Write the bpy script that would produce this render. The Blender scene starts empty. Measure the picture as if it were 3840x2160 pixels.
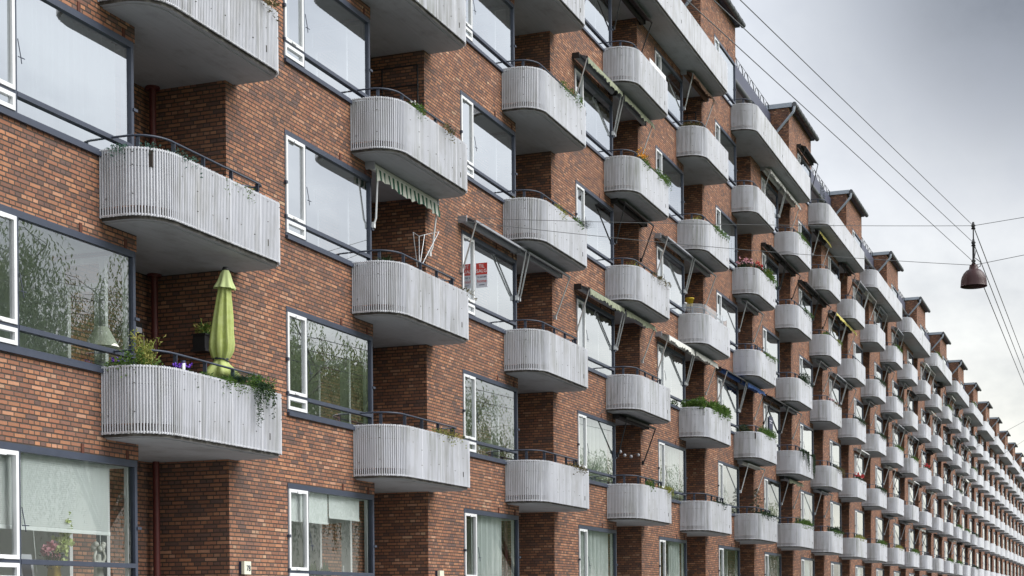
import bpy, bmesh, math, random
from mathutils import Vector, Matrix
rnd = random.Random(7)
R = math.radians
sc = bpy.context.scene
col = sc.collection
PI = math.pi

# ------------------------------------------------------------------ camera
D = 13.34                       # camera distance from the facade plane (facade is y = 0, street side is -y)
TH = R(20.7)
cam = bpy.data.cameras.new("camera")
cam.sensor_width = 36.0
cam.lens = 56.47
cam.shift_x = 0.0
cam.shift_y = 0.313
cam.clip_start = 0.1
cam.clip_end = 3000
cam_o = bpy.data.objects.new("camera", cam)
col.objects.link(cam_o)
fwd = Vector((math.cos(TH), math.sin(TH), 0))
rgt = Vector((math.sin(TH), -math.cos(TH), 0))
rot = Matrix((rgt, Vector((0, 0, 1)), -fwd)).transposed().to_4x4()
cam_o.matrix_world = Matrix.Translation((0, -D, 0)) @ rot @ Matrix.Rotation(-0.009, 4, 'Z')
sc.camera = cam_o

# ------------------------------------------------------------------ node helpers
class NT:
    def __init__(s, tree):
        s.t = tree; s.n = tree.nodes; s.l = tree.links
    def new(s, typ, **kw):
        n = s.n.new(typ)
        for k, v in kw.items(): setattr(n, k, v)
        return n
    def put(s, sock, v):
        if isinstance(v, bpy.types.NodeSocket): s.l.new(v, sock)
        else:
            if hasattr(sock, 'default_value'):
                try: sock.default_value = v
                except Exception: sock.default_value = (*v, 1.0)
    def math(s, op, a, b=None, c=None, clamp=False):
        n = s.new('ShaderNodeMath', operation=op, use_clamp=clamp)
        s.put(n.inputs[0], a)
        if b is not None: s.put(n.inputs[1], b)
        if c is not None: s.put(n.inputs[2], c)
        return n.outputs[0]
    def mix(s, f, a, b, blend='MIX'):
        n = s.new('ShaderNodeMix', data_type='RGBA', blend_type=blend)
        s.put(n.inputs[0], f); s.put(n.inputs[6], a); s.put(n.inputs[7], b)
        return n.outputs[2]
    def noise(s, vec, scale=1.0, detail=3.0, rough=0.5):
        n = s.new('ShaderNodeTexNoise'); s.put(n.inputs['Vector'], vec)
        n.inputs['Scale'].default_value = scale; n.inputs['Detail'].default_value = detail
        n.inputs['Roughness'].default_value = rough
        return n.outputs[0]
    def ramp(s, fac, stops, interp='LINEAR'):
        n = s.new('ShaderNodeValToRGB'); r = n.color_ramp; r.interpolation = interp
        while len(r.elements) < len(stops): r.elements.new(0.5)
        for e, (p, c) in zip(r.elements, stops):
            e.position = p; e.color = (c[0], c[1], c[2], 1) if not isinstance(c, (int, float)) else (c, c, c, 1)
        s.put(n.inputs[0], fac)
        return n.outputs[0]
    def xyz(s, x, y, z):
        n = s.new('ShaderNodeCombineXYZ'); s.put(n.inputs[0], x); s.put(n.inputs[1], y); s.put(n.inputs[2], z)
        return n.outputs[0]
    def sep(s, v):
        n = s.new('ShaderNodeSeparateXYZ'); s.put(n.inputs[0], v)
        return n.outputs
    def scalev(s, v, x, y, z):
        n = s.new('ShaderNodeVectorMath', operation='MULTIPLY'); s.put(n.inputs[0], v); n.inputs[1].default_value = (x, y, z)
        return n.outputs[0]
    def bump(s, h, strength=0.5, dist=0.01):
        n = s.new('ShaderNodeBump'); n.inputs['Strength'].default_value = strength; n.inputs['Distance'].default_value = dist
        s.put(n.inputs['Height'], h)
        return n.outputs[0]

def mat(name):
    m = bpy.data.materials.new(name); m.use_nodes = True
    t = NT(m.node_tree); t.n.clear()
    out = t.new('ShaderNodeOutputMaterial'); b = t.new('ShaderNodeBsdfPrincipled')
    t.l.new(b.outputs[0], out.inputs[0])
    t.pos = t.new('ShaderNodeNewGeometry')
    return m, t, b, out

def simple(name, c, rough=0.6, metal=0.0, var=0.15, scale=6.0, spec=0.4, bump=0.0):
    m, t, b, o = mat(name)
    nz = t.noise(t.pos.outputs['Position'], scale, 4.0)
    k = t.math('MULTIPLY_ADD', nz, 2 * var, 1 - var)
    cc = t.mix(1.0, (c[0], c[1], c[2], 1), (1, 1, 1, 1), 'MULTIPLY')
    n = t.new('ShaderNodeVectorMath', operation='SCALE'); t.put(n.inputs[0], cc); t.put(n.inputs['Scale'], k)
    t.put(b.inputs['Base Color'], n.outputs[0])
    b.inputs['Roughness'].default_value = rough; b.inputs['Metallic'].default_value = metal
    b.inputs['Specular IOR Level'].default_value = spec
    if bump: t.put(b.inputs['Normal'], t.bump(t.noise(t.pos.outputs['Position'], scale * 12, 3.0), bump, 0.004))
    return m

# ------------------------------------------------------------------ world and sun
w = bpy.data.worlds.new("World"); sc.world = w; w.use_nodes = True
t = NT(w.node_tree); t.n.clear()
wo = t.new('ShaderNodeOutputWorld'); bg = t.new('ShaderNodeBackground'); t.l.new(bg.outputs[0], wo.inputs[0])
SUN_EL, SUN_AZ = R(42), R(-80)           # azimuth measured from +x towards +y
sky = t.new('ShaderNodeTexSky', sky_type='NISHITA'); sky.sun_disc = False
sky.sun_elevation = SUN_EL; sky.sun_rotation = R(90) - SUN_AZ
sky.dust_density = 2.5
tc = t.new('ShaderNodeTexCoord'); dirv = tc.outputs['Generated']
dx, dy, dz = t.sep(dirv)
# overcast: pale cloud sheet, creamier towards the horizon, a slate cloud bank high over the street
zc = t.math('MAXIMUM', dz, 0.02)
flat = t.xyz(t.math('DIVIDE', dx, t.math('ADD', zc, 0.25)), t.math('DIVIDE', dy, t.math('ADD', zc, 0.25)), 0.0)
cl = t.noise(t.scalev(flat, 1.0, 1.6, 1.0), 1.7, 7.0, 0.58)
cl2 = t.noise(flat, 0.45, 3.0, 0.5)
base = t.ramp(dz, [(0.0, (0.90, 0.87, 0.75)), (0.09, (0.90, 0.89, 0.82)), (0.24, (0.80, 0.82, 0.86)), (0.5, (0.72, 0.77, 0.85)), (1.0, (0.58, 0.63, 0.71))])
shade = t.ramp(cl, [(0.32, (0.66, 0.675, 0.71)), (0.60, (1.06, 1.06, 1.05))])
cloudc = t.mix(1.0, base, shade, 'MULTIPLY')
cd = Vector((math.cos(R(22)) * math.cos(R(1.5)), math.cos(R(22)) * math.sin(R(1.5)), math.sin(R(22))))
vm = t.new('ShaderNodeVectorMath', operation='DOT_PRODUCT'); t.put(vm.inputs[0], dirv); vm.inputs[1].default_value = cd
dark = t.math('MULTIPLY_ADD', t.math('SUBTRACT', cl, 0.5), 0.016, vm.outputs['Value'])
dk = t.ramp(dark, [(0.972, 0.0), (0.9835, 0.08), (0.9915, 0.34), (0.9965, 0.68), (0.9995, 0.92)])
cloudc = t.mix(dk, cloudc, (0.12, 0.135, 0.165, 1))
skys = t.new('ShaderNodeVectorMath', operation='SCALE'); t.put(skys.inputs[0], sky.outputs[0]); skys.inputs['Scale'].default_value = 0.10
final = t.mix(0.10, cloudc, skys.outputs[0])
t.put(bg.inputs[0], final); bg.inputs[1].default_value = 0.45

sl = bpy.data.lights.new("sun", 'SUN'); sl.energy = 1.5; sl.angle = R(55); sl.color = (1.0, 0.985, 0.955)
so = bpy.data.objects.new("sun", sl); col.objects.link(so)
sd = Vector((math.cos(SUN_EL) * math.cos(SUN_AZ), math.cos(SUN_EL) * math.sin(SUN_AZ), math.sin(SUN_EL)))
so.rotation_euler = sd.to_track_quat('Z', 'Y').to_euler(); so.location = (30, -60, 60)

sc.view_settings.view_transform = 'Standard'; sc.view_settings.look = 'None'
sc.view_settings.exposure = 1.5; sc.view_settings.gamma = 1.0
sc.render.engine = 'CYCLES'
sc.cycles.max_bounces = 8; sc.cycles.transparent_max_bounces = 12; sc.cycles.diffuse_bounces = 4; sc.cycles.glossy_bounces = 4
sc.cycles.use_denoising = True

# ------------------------------------------------------------------ materials
def make_brick(name, tint=(1, 1, 1)):
    m, t, b, o = mat(name)
    px, py, pz = t.sep(t.pos.outputs['Position'])
    nx, ny, nz = t.sep(t.pos.outputs['Normal'])
    ax = t.math('GREATER_THAN', t.math('ABSOLUTE', nx), 0.5)
    az = t.math('GREATER_THAN', t.math('ABSOLUTE', nz), 0.5)
    u = t.math('ADD', t.math('MULTIPLY', px, t.math('SUBTRACT', 1.0, ax)), t.math('MULTIPLY', py, ax))
    v = t.math('ADD', t.math('MULTIPLY', pz, t.math('SUBTRACT', 1.0, az)), t.math('MULTIPLY', py, az))
    C = 0.0667
    vs = t.math('DIVIDE', t.math('ADD', v, C * 400), C)
    wob = t.math('MULTIPLY', t.math('SUBTRACT', t.noise(t.pos.outputs['Position'], 7.0, 2.0), 0.5), 0.10)
    vs = t.math('ADD', vs, wob)
    row = t.math('FLOOR', vs); fv = t.math('FRACT', vs)
    hd = t.math('MODULO', row, 2.0)
    s2 = t.math('MODULO', t.math('FLOOR', t.math('MULTIPLY', row, 0.5)), 2.0)
    wid = t.math('MULTIPLY_ADD', hd, -0.12, 0.24)
    off = t.math('ADD', t.math('MULTIPLY', hd, 0.06), t.math('MULTIPLY', t.math('MULTIPLY', t.math('SUBTRACT', 1.0, hd), s2), 0.12))
    jr = t.new('ShaderNodeTexWhiteNoise', noise_dimensions='1D'); t.put(jr.inputs['W'], row)
    off = t.math('MULTIPLY_ADD', jr.outputs[0], 0.014, off)
    cu = t.math('DIVIDE', t.math('ADD', t.math('ADD', u, off), 60.0), wid)
    cell = t.math('FLOOR', cu); fu = t.math('MULTIPLY', t.math('FRACT', cu), wid)
    du = t.math('MINIMUM', fu, t.math('SUBTRACT', wid, fu))
    dv = t.math('MULTIPLY', t.math('MINIMUM', fv, t.math('SUBTRACT', 1.0, fv)), C)
    d = t.math('MINIMUM', du, t.math('MULTIPLY', dv, 0.80))  # bed joints widened to take in their painted shadow line
    d = t.math('MULTIPLY_ADD', t.math('SUBTRACT', t.noise(t.pos.outputs['Position'], 45.0, 2.0), 0.5), 0.006, d)
    mr = t.new('ShaderNodeMapRange', interpolation_type='SMOOTHSTEP'); t.put(mr.inputs[0], d)
    mr.inputs[1].default_value = 0.0045; mr.inputs[2].default_value = 0.0105
    mask = mr.outputs[0]
    wn = t.new('ShaderNodeTexWhiteNoise', noise_dimensions='3D'); t.put(wn.inputs['Vector'], t.xyz(cell, row, ax))
    w2 = t.new('ShaderNodeTexWhiteNoise', noise_dimensions='3D'); t.put(w2.inputs['Vector'], t.xyz(row, cell, t.math('ADD', ax, 3.3)))
    patch = t.noise(t.pos.outputs['Position'], 0.55, 3.0)
    val = t.math('ADD', t.math('MULTIPLY_ADD', wn.outputs[0], 0.86, 0.0), t.math('MULTIPLY', t.math('SUBTRACT', patch, 0.34), 0.5), clamp=True)
    bc = t.ramp(val, [(0.0, (0.10, 0.062, 0.055)), (0.14, (0.15, 0.075, 0.057)), (0.26, (0.22, 0.095, 0.058)), (0.46, (0.28, 0.112, 0.060)),
                      (0.66, (0.34, 0.145, 0.075)), (0.82, (0.40, 0.18, 0.090)), (0.94, (0.46, 0.24, 0.15)), (1.0, (0.52, 0.33, 0.20))])
    grain = t.math('MULTIPLY_ADD', t.noise(t.pos.outputs['Position'], 30.0, 4.0, 0.65), 0.55, 0.72)
    grain = t.math('MULTIPLY', grain, t.math('MULTIPLY_ADD', w2.outputs[0], 0.34, 0.83))
    n = t.new('ShaderNodeVectorMath', operation='SCALE'); t.put(n.inputs[0], bc); t.put(n.inputs['Scale'], grain)
    # soot: slow vertical weathering
    soot = t.noise(t.scalev(t.pos.outputs['Position'], 0.8, 0.8, 0.25), 1.0, 4.0, 0.6)
    sootf = t.ramp(soot, [(0.45, 0.0), (0.75, 0.45)])
    cc = t.mix(sootf, n.outputs[0], (0.10, 0.066, 0.055, 1))
    mort_shade = t.mix(t.noise(t.pos.outputs['Position'], 3.0, 4.0), (0.035, 0.029, 0.026, 1), (0.115, 0.098, 0.082, 1))  # mortar colour darkened to carry the shade inside the raked joints
    cc = t.mix(0.14, cc, (0.32, 0.235, 0.20, 1))
    cc = t.mix(mask, mort_shade, cc)
    cc = t.mix(1.0, cc, (*tint, 1), 'MULTIPLY')
    t.put(b.inputs['Base Color'], cc)
    b.inputs['Roughness'].default_value = 0.85; b.inputs['Specular IOR Level'].default_value = 0.25
    h = t.math('ADD', mask, t.math('MULTIPLY', t.noise(t.pos.outputs['Position'], 60.0, 3.0), 0.25))
    h = t.math('ADD', h, t.math('MULTIPLY', w2.outputs[0], 0.22))
    t.put(b.inputs['Normal'], t.bump(h, 0.9, 0.011))
    return m

M = {}
M['brick'] = make_brick("red_brick")

def make_paint(nm="weathered_white_paint", c1=(0.545, 0.555, 0.60, 1), c2=(0.645, 0.655, 0.695, 1)):
    m, t, b, o = mat(nm)
    P = t.pos.outputs['Position']
    streak = t.noise(t.scalev(P, 9, 9, 0.55), 1.0, 4.0, 0.6)
    patch = t.noise(t.scalev(P, 0.5, 0.5, 0.7), 1.0, 3.0)
    sf = t.math('MULTIPLY', t.ramp(streak, [(0.46, 0.0), (0.76, 0.80)]), t.ramp(patch, [(0.38, 0.22), (0.64, 1.0)]))
    blot = t.noise(P, 1.8, 4.0)
    c = t.mix(blot, c1, c2)
    c = t.mix(sf, c, (0.19, 0.19, 0.165, 1))
    grime = t.ramp(t.noise(t.scalev(P, 2.5, 2.5, 1.2), 1.0, 5.0, 0.65), [(0.48, 0.0), (0.72, 0.35)])
    c = t.mix(grime, c, (0.30, 0.29, 0.255, 1))
    al = t.noise(t.scalev(P, 0.35, 0.35, 0.5), 1.0, 2.0)
    s3 = t.noise(t.scalev(P, 16, 16, 0.7), 1.0, 3.0, 0.65)
    gf = t.math('MULTIPLY', t.ramp(al, [(0.56, 0.0), (0.72, 0.9)]), t.ramp(s3, [(0.48, 0.0), (0.72, 0.85)]))
    c = t.mix(gf, c, (0.13, 0.15, 0.065, 1))
    t.put(b.inputs['Base Color'], c); b.inputs['Roughness'].default_value = 0.55; b.inputs['Specular IOR Level'].default_value = 0.3
    return m
M['paint'] = make_paint()
M['panelpaint'] = make_paint('lifted_pale_sheet_panel', (0.62, 0.63, 0.665, 1), (0.73, 0.735, 0.755, 1))  # sheet colour lifted above the slats' to offset the shade they cast on it

def make_concrete():
    m, t, b, o = mat("grey_painted_concrete")
    P = t.pos.outputs['Position']
    big = t.noise(P, 0.9, 5.0, 0.6)
    boards = t.noise(t.scalev(P, 1.2, 30.0, 3.0), 1.0, 2.0)
    c = t.mix(big, (0.34, 0.355, 0.385, 1), (0.47, 0.485, 0.515, 1))
    c = t.mix(t.math('MULTIPLY', boards, 0.55), c, (0.22, 0.23, 0.245, 1))
    st = t.ramp(t.noise(t.scalev(P, 1.6, 2.4, 1.0), 1.0, 6.0, 0.68), [(0.50, 0.0), (0.74, 0.55)])
    c = t.mix(st, c, (0.17, 0.172, 0.165, 1))
    t.put(b.inputs['Base Color'], c); b.inputs['Roughness'].default_value = 0.8
    t.put(b.inputs['Normal'], t.bump(boards, 0.4, 0.006))
    return m
M['concrete'] = make_concrete()

def make_edge():
    m, t, b, o = mat("stained_slab_edge")
    P = t.pos.outputs['Position']
    n1 = t.noise(t.scalev(P, 5, 5, 2), 1.0, 5.0, 0.7)
    c = t.ramp(n1, [(0.30, (0.025, 0.024, 0.022)), (0.50, (0.075, 0.070, 0.062)), (0.62, (0.16, 0.155, 0.14)), (0.75, (0.10, 0.11, 0.055))])
    t.put(b.inputs['Base Color'], c); b.inputs['Roughness'].default_value = 0.9
    t.put(b.inputs['Normal'], t.bump(n1, 0.6, 0.01))
    return m
M['edge'] = make_edge()

def make_glass(name="window_glass", refl=0.50, tint=(0.80, 0.88, 0.87), ior=1.75):
    m = bpy.data.materials.new(name); m.use_nodes = True
    t = NT(m.node_tree); t.n.clear()
    out = t.new('ShaderNodeOutputMaterial')
    geo = t.new('ShaderNodeNewGeometry')
    tr = t.new('ShaderNodeBsdfTransparent'); tr.inputs[0].default_value = (*tint, 1)
    gl = t.new('ShaderNodeBsdfGlossy'); gl.inputs['Roughness'].default_value = 0.0; gl.inputs[0].default_value = (0.95, 0.98, 1.0, 1)
    wav = t.noise(t.scalev(geo.outputs['Position'], 1.0, 1.0, 1.0), 2.2, 2.0)
    bmp = t.bump(wav, 0.012, 0.012)
    t.put(gl.inputs['Normal'], bmp)
    fr = t.new('ShaderNodeFresnel'); fr.inputs['IOR'].default_value = ior
    f = t.math('MULTIPLY_ADD', fr.outputs[0], 1.0 - refl, refl, clamp=True)
    mx = t.new('ShaderNodeMixShader'); t.put(mx.inputs[0], f)
    t.l.new(tr.outputs[0], mx.inputs[1]); t.l.new(gl.outputs[0], mx.inputs[2]); t.l.new(mx.outputs[0], out.inputs[0])
    return m
M['glass'] = make_glass('window_glass', 0.66, (0.80, 0.86, 0.88))
M['glassmid'] = make_glass('clear_reflective_window_glass', 0.24, (0.90, 0.97, 0.95), 1.6)
M['glasslow'] = make_glass('low_storey_window_glass', 0.46, (0.88, 0.95, 0.93), 1.6)
M['glassground'] = make_glass('ground_storey_window_glass', 0.03, (0.95, 0.985, 0.97), 1.5)
M['navy'] = simple("navy_grey_frame_paint", (0.050, 0.060, 0.088), 0.45, var=0.2)
M['rust'] = simple("rust_stained_pad", (0.10, 0.035, 0.022), 0.85, var=0.4, scale=15)
M['white'] = simple("white_window_paint", (0.74, 0.75, 0.76), 0.45, var=0.08)
M['room'] = simple("room_plaster_dimmed", (0.50, 0.53, 0.53), 0.9, var=0.05, scale=1.0)  # upper rooms: plaster darkened so the dimness behind the glass is in its colour
M['roomlow'] = simple("off_white_room_plaster_lit", (0.78, 0.81, 0.79), 0.9, var=0.05, scale=1.0)  # lower rooms: same plaster lightened to look better lit
M['curtain'] = simple("net_curtain", (0.74, 0.78, 0.78), 0.9, var=0.08, scale=2.0)
M['blind'] = simple("blind_slats", (0.88, 0.91, 0.91), 0.6, var=0.05)
M['roofdark'] = simple("slate_blue_fascia_metal", (0.070, 0.076, 0.115), 0.5, var=0.15, scale=1.5)
M['gutter'] = simple("dull_zinc_gutter", (0.10, 0.105, 0.115), 0.5, metal=0.3, var=0.25, scale=3)
M['zinc'] = simple("pale_zinc", (0.36, 0.40, 0.45), 0.5, metal=0.2, var=0.15, scale=3)
M['redpipe'] = simple("oxblood_pipe_paint", (0.115, 0.030, 0.028), 0.45, var=0.2)
M['black'] = simple("black_metal", (0.018, 0.018, 0.02), 0.5, var=0.2)
M['alu'] = simple("aluminium_arm", (0.55, 0.56, 0.58), 0.35, metal=0.5, var=0.1)
M['darkroll'] = simple("dark_awning_cloth", (0.045, 0.040, 0.040), 0.8, var=0.25)
M['greyroll'] = simple("grey_awning_cover", (0.30, 0.31, 0.34), 0.55, var=0.2)
M['whiteroll'] = simple("white_awning_cover", (0.62, 0.62, 0.58), 0.6, var=0.15)
M['brownroll'] = simple("brown_awning_cloth", (0.15, 0.085, 0.05), 0.8, var=0.3)
M['blueroll'] = simple("blue_awning_cloth", (0.035, 0.10, 0.30), 0.7, var=0.2)
M['yellow'] = simple("yellow_awning_cloth", (0.50, 0.44, 0.12), 0.8, var=0.3, scale=12)
M['mossy'] = simple("weathered_mossy_cloth", (0.25, 0.27, 0.19), 0.9, var=0.5, scale=9)
def make_stripe():
    m, t, b, o = mat("green_white_striped_cloth")
    px, py, pz = t.sep(t.pos.outputs['Position'])
    f = t.math('GREATER_THAN', t.math('FRACT', t.math('DIVIDE', px, 0.20)), 0.42)
    c = t.mix(f, (0.025, 0.105, 0.065, 1), (0.66, 0.67, 0.60, 1))
    t.put(b.inputs['Base Color'], c); b.inputs['Roughness'].default_value = 0.85
    return m
M['stripe'] = make_stripe()

def make_leaf(name, c1, c2):
    m, t, b, o = mat(name)
    P = t.pos.outputs['Position']
    wn = t.noise(P, 9.0, 3.0, 0.7)
    c = t.mix(t.ramp(wn, [(0.35, 0.0), (0.65, 1.0)]), (*c1, 1), (*c2, 1))
    t.put(b.inputs['Base Color'], c); b.inputs['Roughness'].default_value = 0.6
    b.inputs['Specular IOR Level'].default_value = 0.25
    return m
M['leaf'] = make_leaf("green_leaf", (0.045, 0.10, 0.02), (0.15, 0.25, 0.055))
M['leafdark'] = make_leaf("dark_green_leaf", (0.012, 0.035, 0.014), (0.040, 0.075, 0.028))
M['leafyellow'] = make_leaf("yellow_green_leaf", (0.16, 0.22, 0.04), (0.42, 0.38, 0.12))
M['leafdry'] = make_leaf("dry_brown_leaf", (0.08, 0.085, 0.035), (0.21, 0.16, 0.07))
M['leafblue'] = make_leaf("blue_green_succulent", (0.045, 0.105, 0.085), (0.12, 0.21, 0.17))
M['willow'] = make_leaf("willow_leaf", (0.17, 0.225, 0.10), (0.34, 0.40, 0.22))
def add_translucency(m, f):
    t = NT(m.node_tree); pb = [n for n in t.n if n.type == 'BSDF_PRINCIPLED'][0]; ou = [n for n in t.n if n.type == 'OUTPUT_MATERIAL'][0]
    tl = t.new('ShaderNodeBsdfTranslucent'); t.l.new(pb.inputs['Base Color'].links[0].from_socket, tl.inputs[0])
    mx = t.new('ShaderNodeMixShader'); mx.inputs[0].default_value = f
    t.l.new(pb.outputs[0], mx.inputs[1]); t.l.new(tl.outputs[0], mx.inputs[2]); t.l.new(mx.outputs[0], ou.inputs[0])
M['red'] = simple("red_petals", (0.55, 0.045, 0.05), 0.6, var=0.3, scale=20)
M['pink'] = simple("pink_petals", (0.72, 0.36, 0.42), 0.6, var=0.3, scale=20)
M['orange'] = simple("orange_petals", (0.75, 0.33, 0.03), 0.6, var=0.3, scale=20)
M['whitepetal'] = simple("white_petals", (0.75, 0.73, 0.68), 0.6, var=0.1)
M['purple'] = simple("violet_petals", (0.16, 0.05, 0.50), 0.6, var=0.3, scale=20)
M['greenpetal'] = simple("lime_orchid_petals", (0.66, 0.74, 0.34), 0.6, var=0.2, scale=20)
M['soil'] = simple("dark_planter_trough", (0.045, 0.035, 0.03), 0.9)
M['bark'] = simple("willow_bark", (0.14, 0.125, 0.10), 0.95, var=0.4, scale=3, bump=0.6)
M['lime'] = make_leaf("lime_parasol_canvas", (0.50, 0.58, 0.18), (0.60, 0.67, 0.28))
for q in ('willow', 'leaf', 'leafyellow', 'lime'): add_translucency(M[q], 0.45 if q == 'willow' else 0.25)
M['limepale'] = simple("faded_lime_canvas", (0.50, 0.58, 0.27), 0.85, var=0.12)
M['lampred'] = simple("maroon_lamp_enamel", (0.060, 0.024, 0.024), 0.4, var=0.2)
M['cream'] = simple("cream_sign_face", (0.74, 0.74, 0.60), 0.4, var=0.04)
M['signred'] = simple("red_sign_print", (0.50, 0.035, 0.025), 0.5, var=0.06)
M['signgrey'] = simple("pale_grey_sign_print", (0.55, 0.56, 0.62), 0.5, var=0.05)
M['ink'] = simple("dark_blue_ink", (0.03, 0.035, 0.07), 0.6)
M['shade'] = simple("pleated_lampshade", (0.90, 0.88, 0.78), 0.8, var=0.05)
M['gold'] = simple("gilt_vase", (0.55, 0.38, 0.08), 0.3, metal=0.5, var=0.2)
M['plaster'] = simple("white_plaster_figure", (0.72, 0.71, 0.66), 0.7, var=0.1)
M['yellowpot'] = simple("yellow_pot", (0.72, 0.50, 0.03), 0.5)
M['redpot'] = simple("red_pot", (0.50, 0.05, 0.03), 0.5)
M['greybulb'] = simple("pale_globe", (0.42, 0.42, 0.46), 0.3)
M['paving'] = simple("grey_pavement_slabs", (0.38, 0.38, 0.37), 0.9, scale=2)
M['asphalt'] = simple("asphalt", (0.085, 0.085, 0.088), 0.9, scale=4)
M['lawn'] = simple("lawn_ground", (0.055, 0.085, 0.030), 0.95, var=0.35, scale=2)

# ------------------------------------------------------------------ mesh builder
class MB:
    def __init__(s): s.v = []; s.f = []; s.mi = []; s.m = 0; s.sm = []
    def quad(s, *p, flip=False):
        i = len(s.v); s.v += [tuple(q) for q in p]
        idx = list(range(i, i + len(p)))
        if flip: idx.reverse()
        s.f.append(idx); s.mi.append(s.m); s.sm.append(False)
    def box(s, x0, x1, y0, y1, z0, z1):
        i = len(s.v)
        s.v += [(x0, y0, z0), (x1, y0, z0), (x1, y1, z0), (x0, y1, z0), (x0, y0, z1), (x1, y0, z1), (x1, y1, z1), (x0, y1, z1)]
        for q in ((0, 3, 2, 1), (4, 5, 6, 7), (0, 1, 5, 4), (1, 2, 6, 5), (2, 3, 7, 6), (3, 0, 4, 7)):
            s.f.append([i + k for k in q]); s.mi.append(s.m); s.sm.append(False)
    def tube(s, pts, r, n=6, cap=True, smooth=True):
        pts = [Vector(p) for p in pts]
        rr = r if isinstance(r, (list, tuple)) else [r] * len(pts)
        base = len(s.v); up = None
        for k, p in enumerate(pts):
            a = pts[max(k - 1, 0)]; b = pts[min(k + 1, len(pts) - 1)]
            d = (b - a).normalized() if (b - a).length > 1e-9 else Vector((0, 0, 1))
            if up is None:
                ref = Vector((0, 0, 1)) if abs(d.z) < 0.9 else Vector((1, 0, 0))
                up = d.cross(ref).normalized()
            else:
                up = (up - d * up.dot(d)).normalized()
            sd_ = d.cross(up)
            for j in range(n):
                a_ = 2 * PI * j / n
                s.v.append(tuple(p + (up * math.cos(a_) + sd_ * math.sin(a_)) * rr[k]))
        for k in range(len(pts) - 1):
            for j in range(n):
                s.f.append([base + k * n + j, base + k * n + (j + 1) % n, base + (k + 1) * n + (j + 1) % n, base + (k + 1) * n + j])
                s.mi.append(s.m); s.sm.append(smooth)
        if cap:
            e = base + (len(pts) - 1) * n
            for st, rev in ((base, True), (e, False)):
                i = len(s.v); s.v += [s.v[st + j] for j in range(n)]
                ids = list(range(i, i + n))
                s.f.append(ids[::-1] if rev else ids); s.mi.append(s.m); s.sm.append(False)
    def prism(s, outline, z0, z1, bottom=True, top=True, side_m=None):
        n = len(outline); i = len(s.v)
        s.v += [(x, y, z0) for x, y in outline] + [(x, y, z1) for x, y in outline]
        keep = s.m
        if side_m is not None: s.m = side_m
        for k in range(n):
            j = (k + 1) % n
            s.f.append([i + k, i + j, i + n + j, i + n + k]); s.mi.append(s.m); s.sm.append(False)
        s.m = keep
        if bottom: s.f.append([i + k for k in range(n)][::-1]); s.mi.append(s.m); s.sm.append(False)
        if top: s.f.append([i + n + k for k in range(n)]); s.mi.append(s.m); s.sm.append(False)
    def lathe(s, prof, n=20, c=(0, 0, 0), fold=None, smooth=True):
        i = len(s.v)
        for k, (r, z) in enumerate(prof):
            for j in range(n):
                a = 2 * PI * j / n; q = r * (fold(a, z) if fold else 1.0)
                s.v.append((c[0] + q * math.cos(a), c[1] + q * math.sin(a), c[2] + z))
        for k in range(len(prof) - 1):
            for j in range(n):
                s.f.append([i + k * n + j, i + k * n + (j + 1) % n, i + (k + 1) * n + (j + 1) % n, i + (k + 1) * n + j])
                s.mi.append(s.m); s.sm.append(smooth)
    def ball(s, c, r, n=8, m=6, sc3=(1, 1, 1)):
        prof = [(max(r * math.sin(PI * k / m), 1e-4), -r * math.cos(PI * k / m)) for k in range(m + 1)]
        i = len(s.v); s.lathe(prof, n)
        for k in range(i, len(s.v)):
            x, y, z = s.v[k]; s.v[k] = (c[0] + x * sc3[0], c[1] + y * sc3[1], c[2] + z * sc3[2])
    def leaf(s, p, d, up, L, W):
        d = d.normalized(); q = d.cross(up)
        if q.length < 1e-4: q = d.cross(Vector((1, 0, 0.3)))
        q.normalize()
        nrm = q.cross(d) * (L * 0.12)
        s.quad(p, p + d * L * 0.5 + q * W * 0.5 + nrm, p + d * L, p + d * L * 0.5 - q * W * 0.5 + nrm)
    def mesh(s, name, mats):
        me = bpy.data.meshes.new(name)
        me.from_pydata(s.v, [], s.f)
        for m_ in mats: me.materials.append(m_)
        me.polygons.foreach_set('material_index', s.mi); me.polygons.foreach_set('use_smooth', s.sm)
        me.update()
        return me

def link(name, me, parent=None, loc=(0, 0, 0), rz=0.0):
    o = bpy.data.objects.new(name, me); col.objects.link(o)
    o.location = loc; o.rotation_euler = (0, 0, rz)
    if parent: o.parent = parent
    return o
def tag(o, label, cat, group=None, kind=None):
    o['label'] = label; o['category'] = cat
    if group: o['group'] = group
    if kind: o['kind'] = kind
    return o
def thing(name, label, cat, loc=(0, 0, 0), group=None):
    o = link(name, None, None, loc)
    return tag(o, label, cat, group)

# ------------------------------------------------------------------ layout
X00, S, Z00, H = 19.06, 7.935, 3.435, 3.04
NCOL = 32
GZ = -1.6
def X0(i): return X00 + S * i
def ZT(k): return Z00 + H * k
WL, WR, WC, RR, RD = -2.55, 0.86, 0.91, 3.45, 1.42     # window left / right, spandrel corner, recess right side, recess depth
WB, WT = -0.055, 1.80                                   # window bottom / top relative to balcony rim level
FAR_WIN, FAR_BAL = 14, 18                               # beyond these columns windows / balconies are one part each

building = thing('apartment_building', 'long red brick apartment block with rows of rounded white slatted balconies', 'building')

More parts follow.
